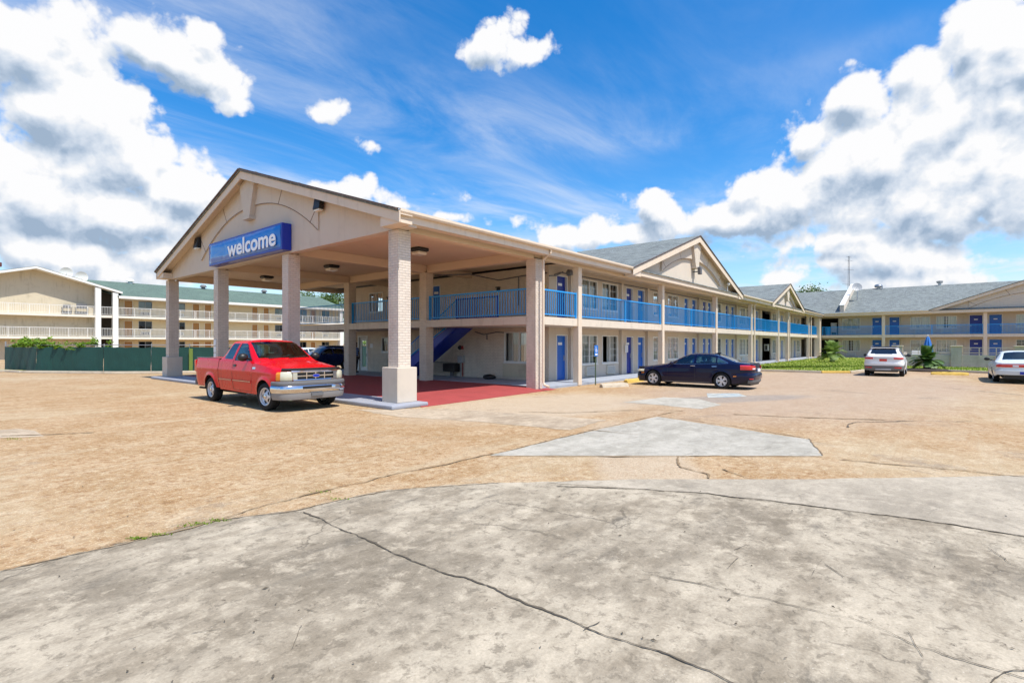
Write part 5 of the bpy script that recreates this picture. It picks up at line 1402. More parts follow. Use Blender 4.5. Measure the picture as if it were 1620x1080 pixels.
class Car:
    def __init__(s, K, wheels, wr, arch, step=.02, flare=.0, qm=.55, crease=None, bulge=.015):
        s.K = {k: pchip(v) for k, v in K.items()}; s.wheels = wheels; s.wr = wr; s.arch = arch; s.flare = flare; s.qm = qm; s.crease = crease; s.bulge = bulge
        s.x0 = min(k[0] for k in K['wm']); s.x1 = max(k[0] for k in K['wm']); s.step = step
    def g(s, n, x): return s.K[n](x)
    def W(s, x, z):
        zl, zs, zte = s.g('zl', x), s.g('zs', x), s.g('zte', x); ws, wm, wb, wt = s.g('ws', x), s.g('wm', x), s.g('wb', x), s.g('wt', x)
        if z <= zs:
            q = max(0, (z-zl)/(zs-zl)); qm = s.qm
            y = wm-(wm-ws)*((qm-q)/qm)**2 if q < qm else wm-(wm-wb)*((q-qm)/(1-qm))**2
            if s.flare:
                for xc in s.wheels:
                    d = math.hypot(x-xc, z-s.wr)-s.arch; y += s.flare*math.exp(-(max(d, 0)/.07)**2)*(1 if d > -.05 else 0)
            if s.crease:
                for (zc, amp, wd) in s.crease: y += amp*math.exp(-((z-zc)/wd)**2)
            return y
        r = min(1, (z-zs)/max(.001, zte-zs)); return wb+(wt-wb)*r+s.bulge*4*r*(1-r)*min(1, (zte-zs)/.3)
    def low(s, x):
        z = s.g('zl', x)
        for xc in s.wheels:
            d = abs(x-xc)
            if d < s.arch: z = max(z, s.wr + math.sqrt(s.arch**2-d*d))
        return z
    def top(s, x, y):   # height of the top skin at half-width fraction
        wt, zte, zt = s.g('wt', x), s.g('zte', x), s.g('zt', x); f = min(1, abs(y)/max(wt, .001)); return zt-(zt-zte)*f**2.2
    def section(s, x, nS=22, nU=12, nT=16):
        zl, zs, zte, wt = s.low(x), s.g('zs', x), s.g('zte', x), s.g('wt', x); zl = min(zl, zs-.01); P = []
        for i in range(nS): z = zl+(zs-zl)*i/nS; P.append([s.W(x, z), z])
        for i in range(nU): z = zs+(zte-zs)*i/nU; P.append([s.W(x, z), z])
        for i in range(nT+1): y = wt*(1-i/nT); P.append([y, s.top(x, y)])
        k = nS+nU
        for it in range(3):
            Q = [p[:] for p in P]
            for j in list(range(k-2, k+3)):
                P[j] = [(Q[j-1][0]+2*Q[j][0]+Q[j+1][0])/4, (Q[j-1][1]+2*Q[j][1]+Q[j+1][1])/4]
        P[-1][0] = 0.0
        return P
    def stations(s):
        L = s.x1-s.x0; n = int(L/s.step); xs = [s.x0+L*i/n for i in range(n+1)]
        for d in (.0008, .003, .007, .012, .02): xs += [s.x0+d, s.x1-d]
        for xc in s.wheels:
            for k in range(25): a = math.pi*k/24; xs.append(xc+s.arch*math.cos(a)*.9999)
            xs += [xc-s.arch-.001, xc+s.arch+.001]
        xs = sorted(set(round(x, 5) for x in xs if s.x0 <= x <= s.x1)); return xs
    def body(s, name, mat, parent, side_win=(), top_win=(), glass='glass_car', win_names=('side_window', 'windscreen'), rear_cap=True):
        xs = s.stations(); S = [s.section(x) for x in xs]; n = len(S[0]); sides = {1: None, -1: None}
        bm_ = MB(); vs = []
        for sg in (1, -1):
            for x, P in zip(xs, S): vs += [(x, sg*p[0], p[1]) for p in P]
        N = len(xs)*n; fs = []; gl = {}
        for si, sg in enumerate((1, -1)):
            for i in range(len(xs)-1):
                for j in range(n-1):
                    a, b, c, d = si*N+i*n+j, si*N+(i+1)*n+j, si*N+(i+1)*n+j+1, si*N+i*n+j+1
                    xm = (xs[i]+xs[i+1])/2; ym = sum(vs[q][1] for q in (a, b, c, d))/4; zm = sum(vs[q][2] for q in (a, b, c, d))/4
                    key = None
                    if j < 22+12:
                        for wi, w_ in enumerate(side_win):
                            if inpoly((xm, zm), w_): key = ('s', wi, sg)
                    else:
                        for wi, (xa, xb, fr) in enumerate(top_win):
                            lim = s.g('wt', xm)*fr
                            bow = .10*(ym/max(.2, s.g('wt', xm)))**2
                            if xa - bow*(1 if xa > -2 and xb > -1.6 else -.3) < xm < xb - bow and abs(ym) < lim: key = ('t', wi, 0)
                    (fs if key is None else gl.setdefault(key, [])).append((a, b, c, d))
        for idx in (0, len(xs)-1):
            if idx == 0 and not rear_cap: continue
            ring = [idx*n+j for j in range(n)] + [N+idx*n+j for j in range(n-2, -1, -1)]
            fs.append(tuple(ring))
        bm_.v = vs; bm_.f = fs; bm_.m = [0]*len(fs)
        o = bm_.build(name, mat, parent, local=True, smooth=True, angle=38)
        bmm = bmesh.new(); bmm.from_mesh(o.data); bmesh.ops.remove_doubles(bmm, verts=bmm.verts, dist=.0004)
        bmesh.ops.delete(bmm, geom=[v for v in bmm.verts if not v.link_faces], context='VERTS'); bmesh.ops.recalc_face_normals(bmm, faces=bmm.faces); bmm.to_mesh(o.data); bmm.free()
        for key, F_ in gl.items():
            used = sorted(set(q for f in F_ for q in f)); mp = {q: i for i, q in enumerate(used)}
            g_ = MB(); g_.add([vs[q] for q in used], [tuple(mp[q] for q in f) for f in F_])
            nm = win_names[0] if key[0] == 's' else (win_names[1] if key[1] == 0 else 'rear_window')
            g_.build(nm, M[glass], parent, local=True, smooth=True, angle=60)
        return o
    def patch(s, name, mat, parent, bot, top_, off=.006, thick=True, sides=(1, -1), nz=6, sub=4):
        """panel between a lower and an upper polyline in side view, laid on the flank"""
        def dense(P):
            o = []
            for i in range(len(P)-1):
                for k in range(sub): o.append((P[i][0]+(P[i+1][0]-P[i][0])*k/sub, P[i][1]+(P[i+1][1]-P[i][1])*k/sub))
            return o+[P[-1]]
        B, T_ = dense(bot), dense(top_); out = []
        for sg in sides:
            m = MB(); n = len(B)
            for lay in ((off,) if not thick else (off, -.004)):
                vs = []
                for k in range(n):
                    for j in range(nz+1):
                        f = j/nz; x = B[k][0]+(T_[k][0]-B[k][0])*f; z = B[k][1]+(T_[k][1]-B[k][1])*f
                        vs.append((x, sg*(s.W(x, z)+lay), z))
                m.add(vs, [(k*(nz+1)+j, (k+1)*(nz+1)+j, (k+1)*(nz+1)+j+1, k*(nz+1)+j+1) for k in range(n-1) for j in range(nz)])
            if thick:
                b = n*(nz+1)
                rim = [k*(nz+1) for k in range(n)] + [(n-1)*(nz+1)+j for j in range(1, nz+1)] + [k*(nz+1)+nz for k in range(n-2, -1, -1)] + [j for j in range(nz-1, 0, -1)]
                for q in range(len(rim)): r0, r1 = rim[q], rim[(q+1) % len(rim)]; m.f.append([r0, r1, b+r1, b+r0]); m.m.append(0)
            out.append(m.build(name, mat, parent, local=True, smooth=True, angle=35))
        return out
    def line(s, name, mat, parent, pts, w_=.008, off=.003, sides=(1, -1), sub=8):
        for sg in sides:
            m = MB()
            for i in range(len(pts)-1):
                P = [(pts[i][0]+(pts[i+1][0]-pts[i][0])*k/sub, pts[i][1]+(pts[i+1][1]-pts[i][1])*k/sub) for k in range(sub+1)]
                dx, dz = P[-1][0]-P[0][0], P[-1][1]-P[0][1]; l = math.hypot(dx, dz); nx, nz = -dz/l*w_/2, dx/l*w_/2; vs = []
                for (x, z) in P:
                    for q in (1, -1): vs.append((x+q*nx, sg*(s.W(x+q*nx, z+q*nz)+off), z+q*nz))
                m.add(vs, [(2*k, 2*k+1, 2*k+3, 2*k+2) for k in range(sub)])
            m.build(name, mat, parent, local=True)
def band(name, mat, parent, plan, prof, y0=-9, y1=9, n=48, smooth=True, both=True, angle=40):
    """strip swept round the nose or tail; plan: (y, x) half-plan points, prof: closed list of (outward, z)"""
    f = pchip([(a, b) for a, b in plan]); ym = max(a for a, b in plan); ys = []
    for k in range(n+1):
        y = -ym + 2*ym*(.5-.5*math.cos(math.pi*k/n))
        ys.append(y)
    ys = sorted(set([y for y in ys if y0 <= y <= y1] + [max(-ym, y0), min(ym, y1)]))
    m = MB(); vs = []; k = len(prof)
    for y in ys:
        e = .004; a0, a1 = abs(y)-e, abs(y)+e; dx = (f(min(ym, a1))-f(max(0, a0)))/(2*e); dx *= (1 if y >= 0 else -1)
        nx, ny = 1.0, -dx; l = math.hypot(nx, ny); nx, ny = nx/l, ny/l
        if prof[0][0] is not None and band.flip: nx, ny = -nx, -ny
        for (o, z) in prof: vs.append((f(abs(y))+nx*o, y+ny*o, z))
    fs = [(i*k+j, (i+1)*k+j, (i+1)*k+(j+1) % k, i*k+(j+1) % k) for i in range(len(ys)-1) for j in range(k)] + [tuple(range(k)), tuple(range((len(ys)-1)*k+k-1, (len(ys)-1)*k-1, -1))]
    m.add(vs, fs); return m.build(name, mat, parent, local=True, smooth=smooth, angle=angle)
band.flip = False
def wheel(parent, x, y, r, w_, style, sg, steer=0.0):
    """tyre mesh with a rim child; sg is the outer side"""
    m = MB(); h = w_/2; rr = r*.66
    prof = [(rr, -h*.8), (rr+.02, -h), (r*.88, -h*1.02), (r*.97, -h*.86), (r, -h*.66), (r, -h*.2), (r-.008, -h*.17), (r-.008, -h*.1), (r, -h*.07), (r, h*.07), (r-.008, h*.1), (r-.008, h*.17), (r, h*.2), (r, h*.66), (r*.97, h*.86), (r*.88, h*1.02), (rr+.02, h), (rr, h*.8)]
    m.lathe(prof, (0, 0, 0), 'y', 48); W_ = m.build('wheel', M['rubber'], parent, local=True, smooth=True); W_.location = (x, y, r); W_.rotation_euler = (0, 0, steer)
    m = MB(); o = sg*h
    if style == 'steel':
        m.lathe([(rr, -o*.7), (rr, o*.86), (rr-.012, o*.96), (rr-.03, o*.9), (rr-.04, o*.55), (rr*.72, o*.42), (rr*.55, o*.62), (rr*.34, o*.72), (rr*.28, o*.80), (.001, o*.84)], (0, 0, 0), 'y', 40); m.build('rim', M['silver'], W_, local=True, smooth=True)
        d = MB()
        for k in range(5):
            a = 6.283*(k+.5)/5; c = (rr*.62*math.cos(a), rr*.62*math.sin(a)); vs = []; N = 14
            for q in range(N):
                b = 6.283*q/N; e = (.062*math.cos(b), .040*math.sin(b)); px, pz = c[0]+e[0]*-math.sin(a)+e[1]*math.cos(a), c[1]+e[0]*math.cos(a)+e[1]*math.sin(a)
                rad = math.hypot(px, pz); yy = np.interp(rad, [rr*.34, rr*.55, rr*.72, rr-.04], [o*.72, o*.62, o*.42, o*.55])+sg*.006; vs.append((px, float(yy), pz))
            d.poly(vs)
        d.build('vent_hole', M['black'], W_, local=True)
        hub = MB(); hub.lathe([(.06, o*.78), (.055, o*.98), (.03, o*1.04), (.001, o*1.05)], (0, 0, 0), 'y', 20); hub.build('hub_cap', M['chrome'], W_, local=True, smooth=True)
    else:
        m.lathe([(rr, -o*.7), (rr, o*.86), (rr-.010, o*.97), (rr-.022, o*.92), (rr-.03, o*.3)], (0, 0, 0), 'y', 40)
        ns = 5 if style == 'five' else 9
        for k in range(ns):
            for dlt in ((-.16, .16) if style == 'five' else (0,)):
                a0 = 6.283*k/ns + dlt*.55; a1 = 6.283*k/ns + dlt*1.35; ww = .021 if style == 'five' else .022
                p0, p1 = (.05*math.cos(a0), .05*math.sin(a0)), ((rr-.012)*math.cos(a1), (rr-.012)*math.sin(a1)); t_ = Vector((p1[0]-p0[0], p1[1]-p0[1])).normalized(); n_ = Vector((-t_.y, t_.x))
                q = [(p0[0]-n_.x*ww*.9, p0[1]-n_.y*ww*.9), (p1[0]-n_.x*ww*1.2, p1[1]-n_.y*ww*1.2), (p1[0]+n_.x*ww*1.2, p1[1]+n_.y*ww*1.2), (p0[0]+n_.x*ww*.9, p0[1]+n_.y*ww*.9)]
                m.hexa([(c[0], o*.62, c[1]) for c in q] + [(q[0][0], o*.86, q[0][1]), (q[1][0], o*.90, q[1][1]), (q[2][0], o*.90, q[2][1]), (q[3][0], o*.86, q[3][1])])
        m.lathe([(.07, o*.6), (.07, o*.86), (.04, o*.93), (.001, o*.93)], (0, 0, 0), 'y', 20)
        m.build('rim', M['silver'], W_, local=True, smooth=True, angle=30)
        d = MB(); d.lathe([(rr-.03, o*.28), (.001, o*.28)], (0, 0, 0), 'y', 30); d.build('brake_disc', M['black'], W_, local=True)
    return W_
def underbody(parent, car, w_, z0, z1):
    m = MB(); L0, L1 = car.x0+.12, car.x1-.15
    m.box(L0, L1, -w_, w_, z0, z1)
    for xc in car.wheels:
        for sg in (1, -1): m.box(xc-car.arch-.02, xc+car.arch+.02, min(sg*w_*1.001, sg*w_*1.02), max(sg*w_*1.001, sg*w_*1.02), z0+.02, car.wr+car.arch+.02)
        N = 10
        for k in range(N):
            a0, a1 = math.pi*k/N, math.pi*(k+1)/N; r = car.arch+.015
            yy = car.g('wm', xc)-.03
            m.quad((xc+r*math.cos(a0), -yy, car.wr+r*math.sin(a0)), (xc+r*math.cos(a1), -yy, car.wr+r*math.sin(a1)), (xc+r*math.cos(a1), yy, car.wr+r*math.sin(a1)), (xc+r*math.cos(a0), yy, car.wr+r*math.sin(a0)))
    m.build('underbody', M['black'], parent, local=True)
def loc_box(name, mat, parent, b, bevel=.0, **k):
    m = MB(); m.box(*b); return m.build(name, M[mat] if isinstance(mat, str) else mat, parent, local=True, bevel=bevel, **k)
def seat(parent, x, y, z, mat='grey', w_=.5):
    m = MB(); m.hexa([(x-.05,y-w_/2,z),(x+.5,y-w_/2,z),(x+.5,y+w_/2,z),(x-.05,y+w_/2,z),(x-.05,y-w_/2,z+.14),(x+.5,y-w_/2,z+.17),(x+.5,y+w_/2,z+.17),(x-.05,y+w_/2,z+.14)])
    m.hexa([(x-.12,y-w_/2,z+.1),(x+.03,y-w_/2,z+.1),(x+.03,y+w_/2,z+.1),(x-.12,y+w_/2,z+.1),(x-.27,y-w_/2+.05,z+.66),(x-.15,y-w_/2+.05,z+.66),(x-.15,y+w_/2-.05,z+.66),(x-.27,y+w_/2-.05,z+.66)])
    m.box(x-.28, x-.18, y-.13, y+.13, z+.69, z+.86); m.build('seat', M[mat], parent, local=True, bevel=.03)
def steering(parent, x, y, z):
    m = MB(); pts = [(x+.09*math.sin(a), y+.18*math.cos(a), z+.16*math.sin(a)) for a in [6.283*k/20 for k in range(21)]]
    m.tube(pts, .016, 6); m.tube([(x, y-.16, z), (x, y+.16, z)], .018, 6); m.tube([(x, y, z), (x+.35, y, z-.12)], .025, 6); m.build('steering_wheel', M['black'], parent, local=True, smooth=True)
def mirror(parent, x, y, z, sg, mat, s=1.0, shape=(.10, .13, .09)):
    bm = bmesh.new(); bmesh.ops.create_uvsphere(bm, u_segments=20, v_segments=12, radius=1)
    for v in bm.verts:
        c = v.co; c.x = max(-.55, c.x)*shape[0]*s; c.y = c.y*shape[1]*s; c.z = c.z*shape[2]*s
    me = bpy.data.meshes.new('mirror'); bm.to_mesh(me); bm.free(); me.materials.append(M[mat])
    for q in me.polygons: q.use_smooth = True
    me.set_sharp_from_angle(angle=R(50))
    o = bpy.data.objects.new('mirror', me); col.objects.link(o); o.parent = parent; o.location = (x, sg*y, z)
    m = MB(); m.tube([(.0, -sg*.05, -.02), (-.0, -sg*.22*s, -.05)], .03*s, 8); m.build('mirror_arm', M[mat] if mat != 'paint_red' else M['black'], o, local=True)
    return o

# ---------------------------------------------------------------- red pickup
pu_pos = (7.50, 14.02, 0)
TRK = thing('pickup_truck', 'red extended cab pickup truck with chrome bumper parked beside the gabled drive-through', 'pickup truck', pu_pos, R(-90))
K = {'zl': [(.95,.52),(.5,.44),(-.4,.40),(-2.95,.42)],
     'zs': [(.95,1.01),(.8,1.05),(.5,1.11),(-.6,1.25),(-2.0,1.29),(-2.95,1.31)],
     'wm': [(.895,.10),(.888,.40),(.865,.62),(.82,.77),(.73,.88),(.58,.95),(.35,.985),(-2.95,.985)],
     'ws': [(.895,.08),(.888,.36),(.865,.57),(.82,.72),(.73,.82),(.58,.89),(.35,.92),(-2.95,.92)],
     'wb': [(.895,.09),(.888,.38),(.865,.59),(.82,.73),(.73,.83),(.58,.89),(.35,.915),(-.6,.945),(-2.95,.945)],
     'zte': [(.895,1.055),(.85,1.09),(.7,1.13),(.4,1.175),(-.55,1.30),(-.70,1.36),(-1.42,1.79),(-1.62,1.86),(-2.50,1.86),(-2.62,1.80),(-2.95,1.33)],
     'wt': [(.895,.07),(.888,.33),(.865,.52),(.82,.65),(.73,.74),(.58,.79),(.2,.80),(-.55,.84),(-.72,.83),(-1.42,.72),(-1.6,.69),(-2.62,.69),(-2.95,.82)],
     'zt': [(.895,1.07),(.85,1.115),(.7,1.17),(.4,1.235),(-.1,1.30),(-.45,1.345),(-.62,1.375),(-.70,1.41),(-1.36,1.84),(-1.55,1.905),(-1.9,1.93),(-2.5,1.915),(-2.68,1.85),(-2.95,1.35)]}
trk = Car(K, (0.0, -3.60), .375, .455, step=.015, flare=.024, qm=.6, crease=[(1.02, .012, .06)])
sw = [[(-.88,1.335),(-1.00,1.41),(-1.50,1.775),(-1.88,1.81),(-1.90,1.335)], [(-2.06,1.36),(-2.04,1.81),(-2.42,1.81),(-2.66,1.44),(-2.62,1.36)]]
trk.body('body', M['paint_red'], TRK, sw, [(-1.42, -.66, .93), (-2.93, -2.66, .85)])
# bed
m = MB(); xs = []; x = -2.985
while x > -4.84: xs.append(x); x -= .02
xs.append(-4.86)
for k in range(25): xs.append(-3.60+.455*math.cos(math.pi*k/24)*.9999)
xs += [-3.60-.456, -3.60+.456]; xs = sorted(set(round(q, 4) for q in xs if q < -2.98))
vs = []; sec = None
for x in xs:
    tp = max(0, (-4.55-x)/.31)**2*.05; zl = .46
    d = abs(x+3.60); zlow = max(zl, .375+math.sqrt(.455**2-d*d)) if d < .455 else zl
    P = []
    for i in range(25):
        z = zlow+(1.33-zlow)*i/24; q = (z-zl)/(1.33-zl); y = .985-(.06*((.55-q)/.55)**2 if q < .55 else .045*((q-.55)/.45)**2)-tp
        dd = math.hypot(x+3.60, z-.375)-.455; y += .03*math.exp(-(max(dd, 0)/.08)**2); y += .012*math.exp(-((z-1.02)/.06)**2); P.append((y, z))
    P += [(.925-tp, 1.345), (.90-tp, 1.348), (.845, 1.345), (.84, 1.32), (.84, .70), (0, .68)]
    sec = len(P)
    for sg in (1, -1): vs += [(x, sg*a, b) for a, b in P]
fs = []
for i in range(len(xs)-1):
    for si in (0, 1):
        for j in range(sec-1): a = i*2*sec+si*sec+j; b = (i+1)*2*sec+si*sec+j; fs.append((a, b, b+1, a+1))
m.add(vs, fs); bed = m.build('bed', M['paint_red'], TRK, local=True, smooth=True, angle=38)
m = MB(); m.box(-4.90, -4.835, -.84, .84, .52, 1.345); m.build('tailgate', M['paint_red'], TRK, local=True, bevel=.015)
m = MB(); m.box(-3.03, -2.99, -.84, .84, .50, 1.34); m.build('bed_headboard', M['paint_red'], TRK, local=True, bevel=.01)
for sg in (1, -1):
    m = MB(); m.box(-4.84, -3.0, min(sg*.835, sg*.93), max(sg*.835, sg*.93), 1.346, 1.366); m.build('bed_rail_cap', M['grey'], TRK, local=True, bevel=.008)
    m = MB(); m.box(-4.905, -4.80, min(sg*.86, sg*.965), max(sg*.86, sg*.965), .90, 1.28); m.build('tail_light', M['tail_red'], TRK, local=True, bevel=.01)
m = MB(); m.box(-5.06, -4.92, -.90, .90, .46, .64); m.box(-4.92, -4.70, -.5, .5, .50, .56); m.build('rear_bumper', M['grey'], TRK, local=True, bevel=.03)
underbody(TRK, trk, .66, .34, .95)
m = MB(); m.box(-4.7, -2.9, -.66, .66, .40, .57); m.box(-3.7, -3.5, -.75, .75, .30, .42); m.tube([(-2.2,-.5,.3),(-4.4,-.62,.33),(-4.9,-.8,.36)], .035, 8); m.build('chassis', M['black'], TRK, local=True)
# seams, doors, mouldings
trk.line('door_seam', M['black'], TRK, [(-.74,.62),(-.72,1.30)], .010); trk.line('door_seam', M['black'], TRK, [(-.74,.62),(-.80,.46),(-1.96,.46),(-1.97,1.31)], .010)
trk.line('door_seam', M['black'], TRK, [(-1.98,.46),(-1.99,1.80)], .009); trk.line('door_seam', M['black'], TRK, [(-2.74,.50),(-2.74,1.33)], .007)
for zc, hh, mt in ((.735, .032, 'red_trim'), ):
    M['red_trim'] = simple('red_side_moulding', (.40, .02, .02), .35)
    for a, b in ((-.78, -1.94), (-2.02, -2.9)): trk.patch('side_moulding', M['red_trim'], TRK, [(a, zc-hh), (b, zc-hh)], [(a, zc+hh), (b, zc+hh)], .018, sub=10)
    for a, b in ((-.78, -1.94), (-2.02, -2.9)): trk.line('bright_strip', M['chrome'], TRK, [(a, zc+.004), (b, zc+.004)], .012, .0205)
trk.patch('door_handle', M['black'], TRK, [(-1.74,1.14), (-1.90,1.14)], [(-1.74,1.20), (-1.90,1.20)], .016)
trk.patch('badge', M['chrome'], TRK, [(-.50,1.10), (-.68,1.10)], [(-.50,1.155), (-.68,1.155)], .008)
trk.line('window_trim', M['black'], TRK, [(-.84,1.325),(-1.91,1.325)], .022, .004); trk.line('window_trim', M['black'], TRK, [(-1.91,1.325),(-1.89,1.82)], .03, .004); trk.line('window_trim', M['black'], TRK, [(-.86,1.33),(-1.0,1.42),(-1.49,1.79)], .02, .004)
for a in ((-.86,1.175),):
    pass
# nose
plan = [(0,.895),(.40,.888),(.62,.865),(.77,.82),(.88,.73),(.95,.58),(.985,.35)]
bplan = [(0,1.0),(.45,.99),(.70,.955),(.86,.88),(.97,.74),(1.0,.52),(1.005,.47)]
M['valance_grey'] = simple('grey_valance_plastic', (.24, .235, .235), .5)
band('bumper', M['chrome'], TRK, bplan, [(-.06,.50),(.0,.50),(.028,.54),(.036,.60),(.028,.67),(.0,.70),(-.06,.70)])
band('bumper_strip', M['grey'], TRK, bplan, [(-.06,.702),(.012,.702),(.022,.74),(.012,.785),(-.01,.80),(-.07,.805)])
band('valance', M['valance_grey'], TRK, bplan, [(-.08,.32),(-.035,.32),(-.004,.40),(-.002,.498),(-.08,.498)])
band('bumper_slot', M['black'], TRK, bplan, [(.02,.595),(.041,.60),(.038,.665),(.02,.67)], -.42, .42)
m = MB(); m.box(1.0, 1.03, -.17, .17, .40, .48); m.build('plate_bracket', M['grey'], TRK, local=True)
band('grille', M['chrome'], TRK, plan, [(.0,.81),(.055,.81),(.065,.83),(.055,.85),(.0,.85)], -.62, .62)
band('grille_top', M['chrome'], TRK, plan, [(.0,1.03),(.05,1.03),(.055,1.05),(.03,1.085),(.0,1.085)], -.66, .66)
for sg in (1, -1): band('grille_side', M['chrome'], TRK, plan, [(.0,.851),(.056,.851),(.05,1.029),(.0,1.029)], min(sg*.52, sg*.63), max(sg*.52, sg*.63))
band('grille_back', M['black'], TRK, plan, [(.0,.851),(.012,.851),(.012,1.029),(.0,1.029)], -.519, .519)
band('grille_bar', M['chrome'], TRK, plan, [(.013,.925),(.045,.925),(.045,.955),(.013,.955)], -.518, .518)
for y in (-.26, 0, .26):
    m = MB(); f_ = .893; m.box(f_+.012, f_+.030, y-.014, y+.014, .852, 1.028); m.build('grille_bar', M['chrome'], TRK, local=True)
def oval(name, mat, x, ry, rz, d, parent, z0=.94):
    m = MB(); n = 24; a_ = [(x, ry*math.cos(6.283*k/n), z0+rz*math.sin(6.283*k/n)) for k in range(n)]; m.prism(a_, (d, 0, 0)); return m.build(name, mat, parent, local=True)
ov = oval('emblem', M['chrome'], .905, .115, .05, .05, TRK); oval('emblem_face', M['signblue'], .9555, .10, .04, .004, ov)
for sg in (1, -1):
    band('headlight', M['lens'], TRK, plan, [(-.01,.815),(.03,.815),(.05,.845),(.035,1.02),(.0,1.06),(-.02,1.06)], min(sg*.64, sg*.875), max(sg*.64, sg*.875))
    band('turn_signal', M['amber'], TRK, plan, [(-.01,.815),(.02,.82),(.034,.845),(.022,1.01),(-.02,1.05)], min(sg*.878, sg*.935), max(sg*.878, sg*.935))
band('hood_deflector', M['black'], TRK, [(0,.875),(.40,.868),(.62,.845),(.76,.79),(.84,.70)], [(-.03,1.088),(.03,1.085),(.035,1.12),(-.01,1.15),(-.04,1.145)])
for y0_, y1_ in ((-.55, .02), (.05, .62)):
    m = MB(); m.tube([(-.62, y0_, 1.385), (-.66, (y0_+y1_)/2, 1.41), (-.70, y1_, 1.43)], .012, 5); m.build('wiper', M['black'], TRK, local=True)
m = MB(); m.tube([(-.42, -.86, 1.25), (-.46, -.86, 1.90)], .005, 5); m.build('aerial', M['black'], TRK, local=True)
for sg in (1, -1): mirror(TRK, -1.02, 1.09, 1.42, sg, 'black', 1.0, (.12, .14, .115))
for x, s_ in ((0.0, .12), (-3.60, 0)):
    for sg in (1, -1): wheel(TRK, x, sg*.84, .375, .25, 'steel', sg, s_)
for y in (-.38, .38): seat(TRK, -2.0, y, .84, 'dark', .6)
m = MB(); m.box(-2.70, -2.5, -.6, .6, .8, 1.42); m.build('rear_bench', M['grey'], TRK, local=True, bevel=.05)
m = MB(); m.hexa([(-1.15,-.80,.8),(-.72,-.80,.8),(-.72,.80,.8),(-1.15,.80,.8),(-1.12,-.78,1.30),(-.74,-.78,1.34),(-.74,.78,1.34),(-1.12,.78,1.30)]); m.build('dashboard', M['grey'], TRK, local=True, bevel=.04)
steering(TRK, -1.28, .38, 1.30)
m = MB(); m.box(-1.52, -1.49, -.12, .12, 1.70, 1.76); m.build('rear_view_mirror', M['black'], TRK, local=True)

# ---------------------------------------------------------------- dark sedan
SED = thing('sedan', 'glossy black navy sedan parked nose in at the walkway kerb', 'car', (22.0, 9.50, 0), R(90))
# front axle at x = 0, length 4.6 -> stretched a little to the surveyed wheelbase
K = {'zl': [(.92,.26),(.5,.20),(0,.19),(-2.8,.20),(-3.4,.24),(-3.98,.40)],
     'zs': [(.92,.56),(.75,.63),(.4,.72),(-.55,.88),(-1.2,.93),(-2.9,.985),(-3.5,.99),(-3.98,.96)],
     'wm': [(.93,.06),(.915,.30),(.87,.55),(.78,.72),(.62,.83),(.38,.885),(0,.90),(-2.8,.905),(-3.45,.87),(-3.75,.79),(-3.90,.66),(-3.965,.42),(-3.985,.10)],
     'ws': [(.93,.05),(.915,.26),(.87,.50),(.78,.66),(.62,.76),(.38,.82),(0,.84),(-2.8,.85),(-3.45,.80),(-3.75,.72),(-3.90,.60),(-3.965,.38),(-3.985,.08)],
     'wb': [(.93,.05),(.915,.28),(.87,.50),(.78,.65),(.62,.75),(.38,.80),(-.5,.84),(-2.8,.845),(-3.45,.80),(-3.75,.72),(-3.90,.60),(-3.965,.38),(-3.985,.09)],
     'zte': [(.93,.60),(.75,.70),(.4,.79),(-.50,.925),(-.66,.975),(-1.38,1.30),(-1.62,1.355),(-2.2,1.365),(-2.55,1.325),(-3.30,1.075),(-3.52,1.045),(-3.985,1.0)],
     'wt': [(.93,.04),(.915,.24),(.87,.44),(.78,.58),(.62,.67),(.38,.71),(-.5,.745),(-.66,.74),(-1.38,.60),(-1.6,.575),(-2.3,.57),(-2.7,.60),(-3.30,.66),(-3.6,.63),(-3.90,.50),(-3.965,.32),(-3.985,.07)],
     'zt': [(.93,.615),(.75,.73),(.4,.835),(-.40,.965),(-.58,.995),(-1.32,1.355),(-1.55,1.40),(-1.95,1.415),(-2.4,1.39),(-2.75,1.30),(-3.40,1.085),(-3.60,1.065),(-3.985,1.015)]}
sed = Car(K, (0.0, -2.86), .325, .375, step=.016, flare=.014, qm=.55, crease=[(.80, .010, .035), (.42, .010, .05)])
sw = [[(-.78,.955),(-1.36,1.275),(-1.70,1.315),(-1.74,.975)], [(-1.84,.98),(-1.80,1.32),(-2.25,1.325),(-2.58,1.25),(-2.62,1.01)], [(-2.68,1.015),(-2.64,1.235),(-2.98,1.075),(-3.05,1.03)]]
sed.body('body', M['paint_navy'], SED, sw, [(-1.34, -.60, .94), (-3.36, -2.52, .86)])
underbody(SED, sed, .62, .17, .80)
sed.line('door_seam', M['black'], SED, [(-.62,.30),(-.66,.90)], .008); sed.line('door_seam', M['black'], SED, [(-1.79,.28),(-1.79,.96)], .008); sed.line('door_seam', M['black'], SED, [(-2.45,.45),(-2.62,.70),(-2.68,.98)], .008)
sed.line('sill_trim', M['grey'], SED, [(-.50,.225),(-2.40,.235)], .03, .004)
sed.line('window_chrome', M['chrome'], SED, [(-2.66,1.245),(-3.08,1.04),(-3.06,1.025),(-2.7,1.01)], .014, .005)
sed.line('window_chrome', M['chrome'], SED, [(-.74,.945),(-1.78,.968),(-2.66,1.005)], .008, .004)
for x in (-1.62, -2.48): sed.patch('door_handle', M['chrome'], SED, [(x,.875), (x-.19,.88)], [(x,.905), (x-.19,.91)], .022)
sed.patch('side_marker', M['amber'], SED, [(.56,.52), (.42,.53)], [(.56,.56), (.42,.57)], .006); sed.patch('side_marker', M['amber'], SED, [(-3.30,.50), (-3.44,.51)], [(-3.30,.54), (-3.44,.555)], .006)
splan = [(0,.93),(.30,.915),(.55,.87),(.72,.78),(.83,.62),(.885,.38)]
